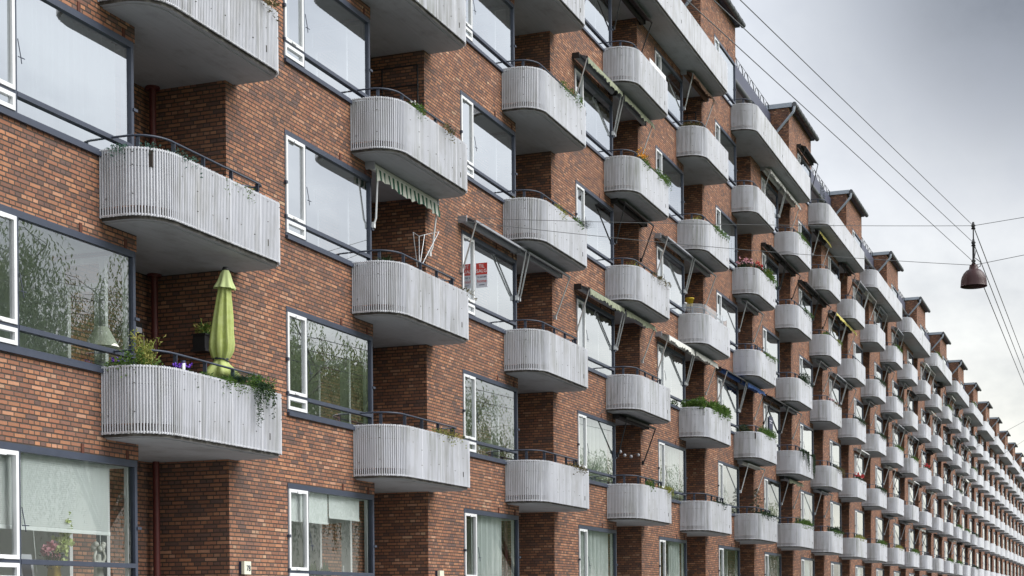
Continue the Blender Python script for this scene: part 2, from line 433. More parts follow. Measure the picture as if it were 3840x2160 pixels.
# ------------------------------------------------------------------ wall
def wall_mesh():
    b = MB()
    zb, ztop = GZ - 0.1, ZT(5) - 0.75
    for i in range(-2, NCOL):
        x = X0(i)
        b.quad((x + RR, 0, zb), (x + S + WL, 0, zb), (x + S + WL, 0, ztop), (x + RR, 0, ztop))              # pier
        xs = x + S
        # spandrels of the window bay to the right of this pier
        lev = [zb] + [ZT(k) + WB for k in range(-1, 5)]
        tops = [ZT(k) + WT for k in range(-1, 5)]
        for n_, z0 in enumerate([zb] + tops):
            z1 = ZT(n_ - 1) + WB if n_ < 6 else ztop
            b.quad((xs + WL, 0, z0), (xs + WC, 0, z0), (xs + WC, 0, z1), (xs + WL, 0, z1))
            b.quad((xs + WC, 0, z0), (xs + WC, RD, z0), (xs + WC, RD, z1), (xs + WC, 0, z1))
            if n_ > 0: b.quad((xs + WL, 0, z0), (xs + WL, 0.14, z0), (xs + WC, 0.14, z0), (xs + WC, 0, z0))
            if n_ < 6: b.quad((xs + WL, 0, z1), (xs + WC, 0, z1), (xs + WC, 0.14, z1), (xs + WL, 0.14, z1))
        for k in range(-1, 5):
            z0, z1 = ZT(k) + WB, ZT(k) + WT
            b.quad((xs + WL, 0, z0), (xs + WL, 0, z1), (xs + WL, 0.14, z1), (xs + WL, 0.14, z0))
        b.quad((xs + WC, RD, zb), (xs + RR, RD, zb), (xs + RR, RD, ztop), (xs + WC, RD, ztop))              # recess back
        b.quad((xs + RR, RD, zb), (xs + RR, 0, zb), (xs + RR, 0, ztop), (xs + RR, RD, ztop))                # recess side
    # top storey: brick penthouses over every odd window bay, set-back wall between
    zp = 21.88
    for i in range(-1, NCOL, 2):
        xa, xb_ = X0(i - 1) + RR, X0(i) + WC
        z0 = ztop
        wl, wr, wb, wt = X0(i) + WL, X0(i) + WR, ZT(5) + WB, ZT(5) + WT
        b.quad((xa, 0, z0), (wl, 0, z0), (wl, 0, zp), (xa, 0, zp))
        b.quad((wl, 0, z0), (xb_, 0, z0), (xb_, 0, wb), (wl, 0, wb))
        b.quad((wl, 0, wt), (xb_, 0, wt), (xb_, 0, zp), (wl, 0, zp))
        b.quad((wl, 0, wt), (wl, 0.14, wt), (xb_, 0.14, wt), (xb_, 0, wt))
        b.quad((wl, 0, wb), (wl, 0, wt), (wl, 0.14, wt), (wl, 0.14, wb))
        b.quad((xb_, 0, z0), (xb_, 6, z0), (xb_, 6, wb), (xb_, 0, wb))
        b.quad((xb_, 0, wt), (xb_, 6, wt), (xb_, 6, zp), (xb_, 0, zp))
        b.quad((xb_, 1.5, wb), (xb_, 6, wb), (xb_, 6, wt), (xb_, 1.5, wt))
        b.quad((xa, 6, z0), (xa, 0, z0), (xa, 0, zp), (xa, 6, zp))
        b.quad((xa, 6, z0), (xa, 6, zp), (xb_, 6, zp), (xb_, 6, z0))
        xc = X0(i + 1) + RR
        b.quad((xb_, RD + 0.9, z0), (xc, RD + 0.9, z0), (xc, RD + 0.9, 21.1), (xb_, RD + 0.9, 21.1))
    # back and ends so that the block is closed
    xa, xb_ = X0(-2) + RR, X0(NCOL) + WC
    b.quad((xa, 11, zb), (xa, 11, 21.0), (xb_, 11, 21.0), (xb_, 11, zb))
    b.quad((xa, 11, zb), (xa, 0, zb), (xa, 0, ztop), (xa, 11, ztop))
    return b.mesh('wall', [M['brick']])
link('wall', wall_mesh(), building)

# roof parts -------------------------------------------------------
def penthouse_roof():
    b = MB()                              # local: x = 0 at left wall, y = 0 facade, z = 0 at wall top
    L = S + WC - RR + 0.0
    b.m = 0
    b.quad((-0.06, -0.16, 0.06), (L + 0.06, -0.16, 0.06), (L + 0.06, 6.2, 0.10), (-0.06, 6.2, 0.10))
    b.quad((-0.06, -0.16, -0.001), (-0.06, 6.2, -0.001), (L + 0.06, 6.2, -0.001), (L + 0.06, -0.16, -0.001))
    b.box(-0.06, L + 0.06, -0.165, -0.15, -0.001, 0.06)
    b.m = 1
    b.box(-0.085, -0.059, -0.16, 6.2, -0.06, 0.13); b.box(L + 0.059, L + 0.085, -0.16, 6.2, -0.06, 0.13)
    return b.mesh('roof', [M['roofdark'], M['zinc']])
def penthouse_gutter():
    b = MB(); L = S + WC - RR
    pts = [(-0.16 + (L + 0.32) * k / 12, -0.27, 0.02) for k in range(13)]
    b.tube(pts, 0.105, 10)
    for k in range(8):
        x = (L) * (k + 0.5) / 8
        b.tube([(x, -0.27, 0.02), (x + 0.03, -0.27, 0.02)], 0.116, 10)
    return b.mesh('gutter', [M['gutter']])
def penthouse_pipe():
    b = MB()
    b.tube([(-0.10, -0.27, -0.06), (-0.12, -0.24, -0.28), (-0.11, -0.12, -0.42), (-0.10, 0.85, -1.45), (-0.10, 0.95, -1.7), (-0.10, 0.95, -2.6)], 0.06, 8)
    return b.mesh('downpipe', [M['zinc']])
pr, pg, pp = penthouse_roof(), penthouse_gutter(), penthouse_pipe()
def fascia():
    b = MB(); L = S + RR - WC
    b.box(0.02, L - 0.02, 0.80, 0.88, 20.93, 21.63)
    b.box(0.02, L - 0.02, 0.88, 2.3, 21.05, 21.60)
    b.m = 1
    b.box(0.03, L - 0.03, 0.90, 2.28, 20.98, 21.045)
    return b.mesh('flat_roof', [M['roofdark'], M['concrete']])
def hoops():
    b = MB(); L = S + RR - WC
    n = 10; st = L / n
    for k in range(n):
        xm = (k + 0.5) * st
        pts = [(xm - 0.40 * math.cos(a), 0.84, 21.62 + 0.36 * math.sin(a)) for a in [PI * q / 12 for q in range(13)]]
        b.tube(pts, 0.018, 6)
    b.tube([(0.05, 0.84, 21.99), (L - 0.05, 0.84, 21.99)], 0.009, 6)
    return b.mesh('roof_rail', [M['black']])
def rolled():
    b = MB(); L = S + RR - WC
    b.tube([(0.05, 0.74, 20.80), (L - 0.05, 0.74, 20.80)], 0.115, 10)
    return b.mesh('eaves_gutter', [M['gutter']])
fa, ho, ro_ = fascia(), hoops(), rolled()
for i in range(-1, NCOL, 2):
    p = (X0(i - 1) + RR, 0, 21.88)
    r_ = link('roof', pr, building, p); link('gutter', pg, r_); link('downpipe', pp, r_)
    q = link('flat_roof', fa, building, (X0(i) + WC, 0, 0)); link('roof_rail', ho, q); link('eaves_gutter', ro_, q)

# red downpipe in each recess corner
b = MB()
b.tube([(0, 0, GZ), (0, 0, ZT(4) + 1.9)], 0.055, 10)
for k in range(0, 5):
    b.tube([(0, 0, ZT(k) + 2.00), (0, 0, ZT(k) + 2.08)], 0.12, 10)
    for q in (0.2, 1.1): b.tube([(0, 0, ZT(k) + q), (0, 0, ZT(k) + q + 0.04)], 0.066, 10)
dpm = b.mesh('downpipe', [M['redpipe']])
for i in range(0, NCOL - 1):
    link('downpipe', dpm, building, (X0(i) + RR - 0.16, RD - 0.16, 0))

# ------------------------------------------------------------------ balcony meshes
def arc(cx, cy, rx, ry, a0, a1, n):
    return [(cx + rx * math.cos(a0 + (a1 - a0) * k / n), cy + ry * math.sin(a0 + (a1 - a0) * k / n)) for k in range(n + 1)]
def plan(L, ins=0.0):
    """balustrade line in plan, from the wall at the left end round the front to the wall at the right end"""
    yf = -0.90 + ins
    pts = [(ins, -0.004)]
    pts += arc(0.62, -0.38, 0.62 - ins, 0.52 - ins, PI, 1.5 * PI, 14)
    pts += [(L - 0.34, yf)]
    pts += arc(L - 0.34, -0.56, 0.34 - ins, 0.34 - ins, 1.5 * PI, 2 * PI, 8)
    pts += [(L - ins, -0.004)]
    return pts
def resample(pts, step):
    out = []; acc = 0.0; nxt = step * 0.3
    for a, c in zip(pts[:-1], pts[1:]):
        a, c = Vector(a), Vector(c); L = (c - a).length
        if L < 1e-6: continue
        while nxt <= acc + L:
            q = a + (c - a) * ((nxt - acc) / L); out.append((q, (c - a).normalized())); nxt += step
        acc += L
    return out

def slab_mesh(L, wide=False):
    b = MB(); o = plan(L, 0.042)
    out = [(x, min(y, -0.002)) for x, y in o]
    # slab: front part plus the floor of each recess behind it
    rec = [(WC, RR)] if not wide else [(WC, RR), (WC + S, RR + S)]
    poly = list(out)
    for a, c in reversed(rec):
        poly += [(c - 0.003, -0.002), (c - 0.003, RD - 0.003), (a + 0.003, RD - 0.003), (a + 0.003, -0.002)]
    b.m = 0
    b.prism(poly, -0.985, -0.815, side_m=1)
    # paler soffit board with a drip gap at the rim
    inn = [(x, min(y, -0.004)) for x, y in plan(L, 0.12)]
    poly2 = list(inn)
    for a, c in reversed(rec):
        poly2 += [(c - 0.006, -0.004), (c - 0.006, RD - 0.006), (a + 0.006, RD - 0.006), (a + 0.006, -0.004)]
    b.prism(poly2, -1.0, -0.9855, side_m=0)
    return b.mesh('balcony', [M['concrete'], M['edge']])
def slats_mesh(L, pitch=0.043, lod=False):
    b = MB(); path = plan(L)
    rs = resample(path, pitch)
    for k, (p, d) in enumerate(rs):
        r = 0.0130
        if k % 21 == 20: r = 0.020
        j = 0.004 * ((k * 37) % 5 - 2) / 2
        b.tube([(p.x, p.y, -0.945 + j), (p.x, p.y, 0.012 + j)], r, 6 if not lod else 4)
    fine = [(q.x, q.y) for q, d in resample(path, 0.07)]
    pp3 = [(path[0][0], path[0][1])] + fine + [path[-1]]
    b.tube([(x * 0.996 + 0.006, y * 0.985, -0.008) for x, y in pp3], 0.019, 6)
    b.tube([(x * 0.996 + 0.006, y * 0.985, -0.926) for x, y in pp3], 0.018, 6)
    b.m = 1
    rr = random.Random(int(L * 100))
    for k, (p, d) in enumerate(resample(path, 0.41)):
        nrm = Vector((d.y, -d.x))
        for z in (-0.06, -0.30 + rr.uniform(-.1, .1), -0.66 + rr.uniform(-.08, .08)):
            if rr.random() < (0.75 if L < 5 else 0.25):
                c = p + nrm * 0.010
                b.box(c.x - 0.010, c.x + 0.010, c.y - 0.008, c.y + 0.008, z - 0.005, z + 0.005)
                if rr.random() < 0.08: b.box(c.x - 0.004, c.x + 0.004, c.y - 0.012, c.y + 0.004, z - 0.10, z)
    return b.mesh('slats', [M['paint'], M['edge']])
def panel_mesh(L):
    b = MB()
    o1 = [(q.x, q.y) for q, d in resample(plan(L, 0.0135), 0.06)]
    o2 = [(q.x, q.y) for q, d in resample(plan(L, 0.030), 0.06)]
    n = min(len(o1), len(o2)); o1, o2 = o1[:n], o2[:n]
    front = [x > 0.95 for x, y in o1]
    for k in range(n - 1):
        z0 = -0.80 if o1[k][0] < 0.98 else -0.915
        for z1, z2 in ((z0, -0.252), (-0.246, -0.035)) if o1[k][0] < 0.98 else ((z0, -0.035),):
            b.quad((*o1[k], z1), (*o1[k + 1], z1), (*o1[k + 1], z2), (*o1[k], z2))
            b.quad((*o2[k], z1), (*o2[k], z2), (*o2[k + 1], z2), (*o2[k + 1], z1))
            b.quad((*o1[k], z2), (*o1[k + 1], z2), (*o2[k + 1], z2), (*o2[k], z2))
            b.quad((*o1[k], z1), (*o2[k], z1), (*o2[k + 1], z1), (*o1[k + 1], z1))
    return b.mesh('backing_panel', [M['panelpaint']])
def rail_mesh(L):
    b = MB()
    h = 0.27
    pts = [(0.30, -0.015, h), (0.31, -0.20, h)]
    pts += [(x, y, h) for x, y in arc(0.80, -0.26, 0.49, 0.42, PI, 1.5 * PI, 10)]
    pts += [(L * (0.3 + 0.1 * k), -0.68, h) for k in range(1, 6)]
    pts += [(L - 0.48, -0.68, h), (L - 0.38, -0.65, h), (L - 0.34, -0.57, h), (L - 0.37, -0.48, h), (L - 0.62, -0.44, h - 0.02)]
    b.tube(pts, 0.017, 7)
    xs = [0.36, 0.87] + [0.87 + (L - 1.4) * k / max(2, round((L - 1.4) / 0.9)) for k in range(1, max(2, round((L - 1.4) / 0.9)) + 1)]
    for x in xs:
        y = -0.68 if x > 0.7 else -0.42
        b.box(x - 0.008, x + 0.008, y - 0.012, y + 0.05, -0.82, h)
    x = L - 0.36; b.box(x - 0.02, x + 0.02, -0.56, -0.52, -0.82, h)
    return b.mesh('handrail', [M['navy']])
LB, LWIDE = 3.80, 3.80 + S
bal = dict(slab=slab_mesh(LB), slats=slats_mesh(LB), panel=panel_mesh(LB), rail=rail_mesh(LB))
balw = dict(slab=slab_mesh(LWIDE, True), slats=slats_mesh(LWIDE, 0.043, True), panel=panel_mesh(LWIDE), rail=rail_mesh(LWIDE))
def place_balcony(i, k, kit):
    o = link('balcony', kit['slab'], building, (X0(i), 0, ZT(k)))
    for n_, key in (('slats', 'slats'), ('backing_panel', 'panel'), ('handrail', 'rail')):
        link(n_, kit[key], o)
    return o
for i in range(0, FAR_BAL):
    for k in range(0, 5): place_balcony(i, k, bal)
    if i % 2 == 1: place_balcony(i, 5, balw)
# the rest of the row, too small to tell slats apart: one part
def merge(meshes_at, name, mats):
    """join copies of (mesh, offset) into one mesh; material slots looked up in mats"""
    V, F, MI, SM = [], [], [], []
    cache = {}
    for me, (ox, oy, oz) in meshes_at:
        if me.name not in cache:
            cache[me.name] = ([tuple(v.co) for v in me.vertices], [(tuple(p.vertices), mats.index(me.materials[p.material_index]), p.use_smooth) for p in me.polygons])
        vs, ps = cache[me.name]; b0 = len(V)
        V += [(x + ox, y + oy, z + oz) for x, y, z in vs]
        for idx, mi, sm in ps:
            F.append([q + b0 for q in idx]); MI.append(mi); SM.append(sm)
    me = bpy.data.meshes.new(name); me.from_pydata(V, [], F)
    for m_ in mats: me.materials.append(m_)
    me.polygons.foreach_set('material_index', MI); me.polygons.foreach_set('use_smooth', SM); me.update()
    return me
def simple_skin(L):
    b = MB(); o1 = plan(L); o2 = plan(L, 0.04)
    for k in range(len(o1) - 1):
        b.quad((*o1[k], -0.93), (*o1[k + 1], -0.93), (*o1[k + 1], 0), (*o1[k], 0))
        b.quad((*o2[k], -0.93), (*o2[k], 0), (*o2[k + 1], 0), (*o2[k + 1], -0.93))
        b.quad((*o1[k], 0), (*o1[k + 1], 0), (*o2[k + 1], 0), (*o2[k], 0))
        b.quad((*o1[k], -0.93), (*o2[k], -0.93), (*o2[k + 1], -0.93), (*o1[k + 1], -0.93))
    return b.mesh('far_skin', [M['paint']])
sk, skw = simple_skin(LB), simple_skin(LWIDE)
lst = []
for i in list(range(-1, 0)) + list(range(FAR_BAL, NCOL - 1)):
    for k in range(0, 5): lst += [(bal['slab'], (X0(i), 0, ZT(k))), (sk, (X0(i), 0, ZT(k)))]
    if i % 2 == 1: lst += [(balw['slab'], (X0(i), 0, ZT(5))), (skw, (X0(i), 0, ZT(5)))]
o = link('distant_balconies', merge(lst, 'distant_balconies', [M['concrete'], M['edge'], M['paint']]), building); o['kind'] = 'stuff'

# ------------------------------------------------------------------ windows
ZR = 0.275
def frame_mesh():
    b = MB()
    b.box(WL, WR, -0.012, 0.10, 1.705, WT - 0.002)                # head
    b.box(WL, WR, -0.012, 0.10, WB + 0.002, 0.025)                # bottom rail
    b.box(WL - 0.0, WR + 0.02, -0.055, -0.013, WB - 0.03, WB + 0.03)  # sill nosing
    b.box(-1.845, -1.795, -0.010, 0.09, 0.026, 1.704)             # mullion
    b.box(-1.794, 0.795, -0.016, 0.085, ZR - 0.035, ZR + 0.03)    # transom
    b.box(WL, -1.846, -0.008, 0.08, ZR - 0.02, ZR + 0.02)
    b.box(0.796, WR - 0.001, -0.010, 0.10, 0.026, 1.704)          # corner post
    b.box(WL + 0.001, WL + 0.02, -0.004, 0.08, 0.026, 1.704)
    # stay hook and small fittings
    b.tube([(-1.80, -0.03, 0.98), (-1.775, -0.06, 0.74), (-1.76, -0.06, 0.66)], 0.007, 5)
    b.tube([(-1.82, -0.05, 0.74), (-1.70, -0.06, 0.74)], 0.007, 5)
    b.box(0.83, 0.93, -0.03, 0.0, 0.80, 0.84)
    b.box(WL - 0.03, WL + 0.03, -0.05, 0.0, 0.86, 0.91); b.box(WL - 0.02, WL + 0.03, -0.04, 0.0, 0.28, 0.33)
    b.m = 1
    for x in (-0.45, 0.62):
        b.box(x - 0.03, x + 0.03, -0.014, -0.001, WT - 0.001, WT + 0.13)
    return b.mesh('window', [M['navy'], M['rust']])
def frame4(b, x0, x1, z0, z1, wd, y0, y1):
    b.box(x0, x0 + wd, y0, y1, z0, z1); b.box(x1 - wd, x1, y0, y1, z0, z1)
    b.box(x0 + wd, x1 - wd, y0, y1, z0, z0 + wd); b.box(x0 + wd, x1 - wd, y0, y1, z1 - wd, z1)
def casement_mesh():
    b = MB(); frame4(b, WL + 0.022, -1.85, ZR + 0.025, 1.70, 0.055, -0.028, 0.05)
    b.box(-2.25, -2.12, -0.05, -0.029, 1.63, 1.67); b.box(-2.30, -2.16, -0.05, -0.029, ZR + 0.03, ZR + 0.06)
    return b.mesh('casement', [M['white']])
def lower_casement_mesh():
    b = MB(); frame4(b, WL + 0.022, -1.85, 0.03, ZR - 0.025, 0.055, -0.028, 0.05)
    return b.mesh('vent_casement', [M['white']])
def pane_mesh(gm='glass'):
    b = MB()
    def q(x0, x1, z0, z1, y): b.quad((x0, y, z0), (x1, y, z0), (x1, y, z1), (x0, y, z1))
    q(-1.796, 0.797, ZR + 0.03, 1.706, 0.03); q(-1.796, 0.797, 0.02, ZR - 0.03, 0.032)
    q(WL + 0.09, -1.92, ZR + 0.09, 1.63, 0.012); q(WL + 0.07, -1.90, 0.08, ZR - 0.07, 0.012)
    return b.mesh('pane', [M[gm]])
def door_mesh():
    b = MB()                                                   # glazed return wall onto the balcony
    def post(y0, y1, z0, z1): b.box(0.775, 0.85, y0, y1, z0, z1)
    post(0.101, 0.16, -0.80, 1.76); post(0.46, 0.56, -0.80, 1.76); post(1.20, RD - 0.002, -0.80, 1.76)
    post(0.161, 0.459, -0.80, -0.66); post(0.561, 1.199, 1.28, 1.38); post(0.561, 1.199, 1.68, 1.76); post(0.161, 0.459, 1.70, 1.76)
    post(0.561, 1.199, -0.80, -0.60); post(0.561, 0.65, -0.599, 1.279); post(1.11, 1.199, -0.599, 1.279)
    b.box(0.72, 0.775, 0.60, 0.62, 0.30, 0.46)
    return b.mesh('balcony_door', [M['white']])
def room_mesh(rm='room'):
    b = MB(); x0, x1, y0, y1, z0, z1 = WL - 0.25, 0.82, 0.13, 3.6, -0.80, 1.84
    b.quad((x0, y1, z0), (x1, y1, z0), (x1, y1, z1), (x0, y1, z1))
    b.quad((x0, y0, z0), (x0, y1, z0), (x0, y1, z1), (x0, y0, z1))
    b.quad((x1, RD, z0), (x1, RD, z1), (x1, y1, z1), (x1, y1, z0))
    b.quad((x0, y0, z1), (x0, y1, z1), (x1, y1, z1), (x1, y0, z1))
    b.quad((x0, y0, z0), (x1, y0, z0), (x1, y1, z0), (x0, y1, z0))
    b.quad((x0, y0, z0), (x0, y0, WB), (x1, y0, WB), (x1, y0, z0))
    b.box(WL, 0.80, 0.14, 0.36, -0.09, -0.06)                 # inner sill board
    return b.mesh('room_lining', [M[rm]])
def curtain_mesh(x0, x1, z0, z1, y=0.22):
    b = MB(); n = max(6, int((x1 - x0) / 0.03)); pr_ = None
    for k in range(n + 1):
        x = x0 + (x1 - x0) * k / n
        yy = y + 0.03 * math.sin(k * 1.7) + 0.015 * math.sin(k * 0.61)
        if pr_: b.quad((pr_[0], pr_[1], z0), (x, yy, z0), (x, yy, z1), (pr_[0], pr_[1], z1))
        pr_ = (x, yy)
    return b.mesh('curtain', [M['curtain']])
def roller_mesh(z1):
    b = MB()
    b.box(WL + 0.1, -0.75, 0.16, 0.164, z1, 1.76); b.box(WL + 0.1, -0.75, 0.15, 0.175, z1 - 0.035, z1 - 0.001)
    b.box(-0.70, 0.55, 0.16, 0.164, z1 + 0.12, 1.76); b.box(-0.70, 0.55, 0.15, 0.175, z1 + 0.085, z1 + 0.119)
    return b.mesh('roller_blind', [M['blind']])
def venetian_mesh(z0):
    b = MB(); n = 36
    for xa, xb_ in ((WL + 0.1, -1.55), (-1.535, 0.40)):
        for k in range(n):
            z = z0 + 0.04 + (1.74 - z0 - 0.04) * k / n
            b.quad((xa, 0.155, z), (xb_, 0.155, z), (xb_, 0.185, z + 0.035), (xa, 0.185, z + 0.035))
        b.box(xa, xb_ + 0.01, 0.15, 0.19, z0, z0 + 0.045)
    b.tube([(-1.35, 0.14, z0), (-1.28, 0.14, z0 - 0.55)], 0.006, 4); b.tube([(0.15, 0.14, z0), (0.15, 0.14, z0 - 0.2)], 0.006, 4)
    return b.mesh('venetian_blind', [M['blind']])
wk = dict(frame=frame_mesh(), case=casement_mesh(), vent=lower_casement_mesh(), pane=pane_mesh(), pane0=pane_mesh('glasslow'), pane_1=pane_mesh('glassground'), panemid=pane_mesh('glassmid'), door=door_mesh(), room=room_mesh(), roomlow=room_mesh('roomlow'))
cur = [curtain_mesh(-2.4, -1.9, -0.05, 1.75), curtain_mesh(-2.4, 0.7, -0.05, 1.75), curtain_mesh(-0.6, 0.72, -0.05, 1.75), roller_mesh(1.2), venetian_mesh(0.70), curtain_mesh(-1.5, 0.35, -0.05, 1.75, 0.25)]
special = {(0, -1): 4, (1, -1): 3, (2, -1): 5, (3, -1): 1, (4, -1): 2, (0, 0): None, (0, 1): 1, (0, 2): None, (1, 0): None, (2, 0): None}
for i in range(0, FAR_WIN):
    for k in list(range(-1, 5)) + ([5] if i % 2 == 1 else []):
        o = link('window', wk['frame'], building, (X0(i), 0, ZT(k)))
        link('casement', wk['case'], o); link('vent_casement', wk['vent'], o); link('pane', wk['panemid' if (i, k) == (0, 0) else {-1: 'pane_1', 0: 'pane0'}.get(k, 'pane')], o)
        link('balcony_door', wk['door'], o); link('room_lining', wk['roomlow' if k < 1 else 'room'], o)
        c = special.get((i, k), rnd.choice([None, None, 0, 0, 1, 2]) if (i > 4 or k < 1) else rnd.choice([None, None, 0]))
        if c is not None:
            me = cur[c]; link(me.name.split('.')[0], me, o)
lst = []
for i in list(range(-1, 0)) + list(range(FAR_WIN, NCOL)):
    for k in list(range(-1, 5)) + ([5] if i % 2 == 1 else []):
        p = (X0(i), 0, ZT(k))
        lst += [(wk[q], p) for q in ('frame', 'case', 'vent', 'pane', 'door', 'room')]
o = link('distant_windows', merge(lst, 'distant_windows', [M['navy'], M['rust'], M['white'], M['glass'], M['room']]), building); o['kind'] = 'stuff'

# ------------------------------------------------------------------ setting on the ground
def sheet(name, x0, x1, y0, y1, z, m):
    b = MB(); b.quad((x0, y0, z), (x1, y0, z), (x1, y1, z), (x0, y1, z))
    o = link(name, b.mesh(name, [m])); o['kind'] = 'structure'; return o
sheet('ground', -1500, 2500, -1500, 1500, GZ - 0.16, M['lawn'])
b = MB(); b.box(-60, 330, -5.0, -0.01, GZ - 0.15, GZ)
link('pavement', b.mesh('pavement', [M['paving']]))['kind'] = 'structure'
sheet('road', -60, 330, -16.5, -5.01, GZ - 0.13, M['asphalt'])

# ------------------------------------------------------------------ awnings
ORD = ['first', 'second', 'third', 'fourth', 'fifth', 'sixth', 'seventh', 'eighth', 'ninth', 'tenth', 'eleventh', 'twelfth', 'thirteenth',
       'fourteenth', 'fifteenth', 'sixteenth', 'seventeenth', 'eighteenth', 'nineteenth', 'twentieth']
ROWS = ['lowest', 'second', 'third', 'fourth', 'fifth', 'topmost']
def roller_geo(x0, x1, m, bar, ob=0.0):
    b = MB()
    b.tube([(x0, -0.11, 1.97), (x1, -0.11, 1.97)], 0.075, 9)
    b.m = 1
    b.box(x0 - 0.01, x0 + 0.03, -0.20, -0.002, 1.90, 2.05); b.box(x1 - 0.03, x1 + 0.01, -0.20, -0.002, 1.90, 2.05)
    b.m = 2
    b.box(x0 + 0.02, x1 - 0.02, -0.42 + ob, -0.385 + ob, 1.885, 1.93)
    b.m = 0
    b.quad((x0 + 0.04, -0.11, 2.044), (x0 + 0.04, -0.39 + ob, 1.933), (x1 - 0.04, -0.39 + ob, 1.933), (x1 - 0.04, -0.11, 2.044))
    b.quad((x0 + 0.04, -0.11, 2.040), (x1 - 0.04, -0.11, 2.040), (x1 - 0.04, -0.39 + ob, 1.929), (x0 + 0.04, -0.39 + ob, 1.929))
    return b.mesh('roller', [m, M['black'] if bar is M['black'] else M['greyroll'], bar])
def valance_geo(x0, x1, m, h=0.20, seed=0, ob=0.0):
    b = MB(); n = int((x1 - x0) / 0.035); pr_ = None; r_ = random.Random(seed)
    for k in range(n + 1):
        x = x0 + (x1 - x0) * k / n
        y = -0.43 + ob - 0.03 * abs(math.sin(k * 0.28)) - 0.012 * math.sin(k * 0.9)
        zb = 1.90 - h + 0.045 * abs(math.sin(PI * (x - x0) / 0.33)) + 0.02 * r_.uniform(-1, 1) * (seed % 2)
        zb += 0.025 * math.sin(k * 0.13 + seed)
        if pr_:
            b.quad((pr_[0], -0.424 + ob, 1.915), (pr_[0], pr_[1], pr_[2]), (x, y, zb), (x, -0.424 + ob, 1.915))
            b.quad((pr_[0], -0.420 + ob, 1.915), (x, -0.420 + ob, 1.915), (x, y + 0.006, zb), (pr_[0], pr_[1] + 0.006, pr_[2]))
        pr_ = (x, y, zb)
    return b.mesh('valance', [m])
def arm_geo(x, xt, m, ob=0.0):
    b = MB()
    b.tube([(xt, -0.40 + ob, 1.89), (x + (xt - x) * 0.12, -0.10, 1.02), (x, -0.05, 0.90)], [0.018, 0.021, 0.021], 6)
    b.box(x - 0.03, x + 0.03, -0.07, -0.001, 0.84, 0.95)
    return b.mesh('arm', [m])
WX, RX = (-2.72, 0.50), (0.62, 3.70)
CLOTH = dict(grey=('greyroll', 'greyroll', None), white=('whiteroll', 'white', None), dark=('darkroll', 'black', None), brown=('brownroll', 'greyroll', 'brownroll'),
             mossy=('greyroll', 'black', 'mossy'), scallop=('whiteroll', 'greyroll', 'whiteroll'), blue=('blueroll', 'black', None), striped=('whiteroll', 'white', 'stripe'),
             yellow=('darkroll', 'greyroll', 'yellow'), bluevis=('blueroll', 'greyroll', 'blueroll'))
LOOK = dict(grey='grey rolled-up awning', white='white rolled-up awning', dark='black rolled-up awning', brown='brown cloth awning', mossy='stained scalloped awning',
            scallop='white scalloped awning', blue='blue-ended rolled awning', striped='green and white striped awning', yellow='yellow scalloped awning', bluevis='blue cloth awning')
acache = {}
def awning(i, k, where, kind):
    key = (where, kind)
    x0, x1 = WX if where == 'window' else RX
    if key not in acache:
        cl_, bar, val = CLOTH[kind]
        am = M['black'] if kind in ('dark',) else (M['white'] if kind in ('striped', 'white') else M['alu'])
        if where == 'window': arms = [(-2.62, -2.66), (0.80, 0.46)]
        else: arms = [(0.95, 0.70) if kind != 'striped' else (0.88, 0.80), (3.56, 3.66)]
        ob = 0.22 if kind == 'striped' else 0.0
        acache[key] = dict(roller=roller_geo(x0, x1, M[cl_], M[bar], ob), val=valance_geo(x0 + 0.06, x1 - 0.03, M[val], 0.24 if kind == 'striped' else 0.17, len(acache), ob) if val else None,
                           arms=[arm_geo(a, c, am, ob) for a, c in arms])
    kit = acache[key]
    row = ROWS[min(k, 5)]
    place = ('over the window of the %s bay, %s row' if where == 'window' else 'under the balcony of the %s bay, %s row')
    if k < 0: row = 'ground'
    lab = LOOK[kind] + ' ' + place % (ORD[i] if i < len(ORD) else 'last', row)
    t_ = thing('awning', lab, 'awning', (X0(i), 0, ZT(k)), 'awnings on the facade')
    link('roller', kit['roller'], t_)
    if kit['val']: link('valance', kit['val'], t_)
    for a in kit['arms']: link('arm', a, t_)
    return t_
AW = [(1, 1, 'recess', 'striped'), (2, 1, 'window', 'grey'), (2, 1, 'recess', 'grey'), (3, 3, 'window', 'mossy'), (3, 3, 'recess', 'mossy'), (3, 2, 'recess', 'dark'),
      (3, 1, 'window', 'mossy'), (3, 1, 'recess', 'mossy'), (4, 4, 'recess', 'brown'), (4, 2, 'window', 'grey'), (4, 2, 'recess', 'grey'), (4, 1, 'window', 'scallop'),
      (4, 1, 'recess', 'scallop'), (3, 0, 'recess', 'dark'), (5, 1, 'window', 'blue'), (5, 1, 'recess', 'bluevis'), (5, 0, 'recess', 'white'), (6, 4, 'window', 'scallop'),
      (6, 4, 'recess', 'scallop'), (6, 3, 'window', 'dark'), (6, 3, 'recess', 'dark'), (7, 3, 'window', 'dark'), (7, 3, 'recess', 'dark'), (8, 3, 'window', 'yellow'),
      (8, 3, 'recess', 'yellow'), (8, 2, 'window', 'grey'), (8, 2, 'recess', 'grey'), (7, 2, 'recess', 'grey'), (7, 5, 'window', 'dark'), (7, 4, 'recess', 'yellow'),
      (6, 1, 'window', 'dark'), (6, 1, 'recess', 'grey'), (9, 1, 'window', 'white'), (9, 2, 'recess', 'grey'), (8, 4, 'recess', 'dark'), (3, 4, 'recess', 'dark'), (9, 4, 'window', 'grey'),
      (7, 0, 'recess', 'grey'), (6, 0, 'recess', 'mossy'), (5, 2, 'recess', 'grey')]
for a in AW: awning(*a)
done = {(a[0], a[1], a[2]) for a in AW}
r2 = random.Random(5)
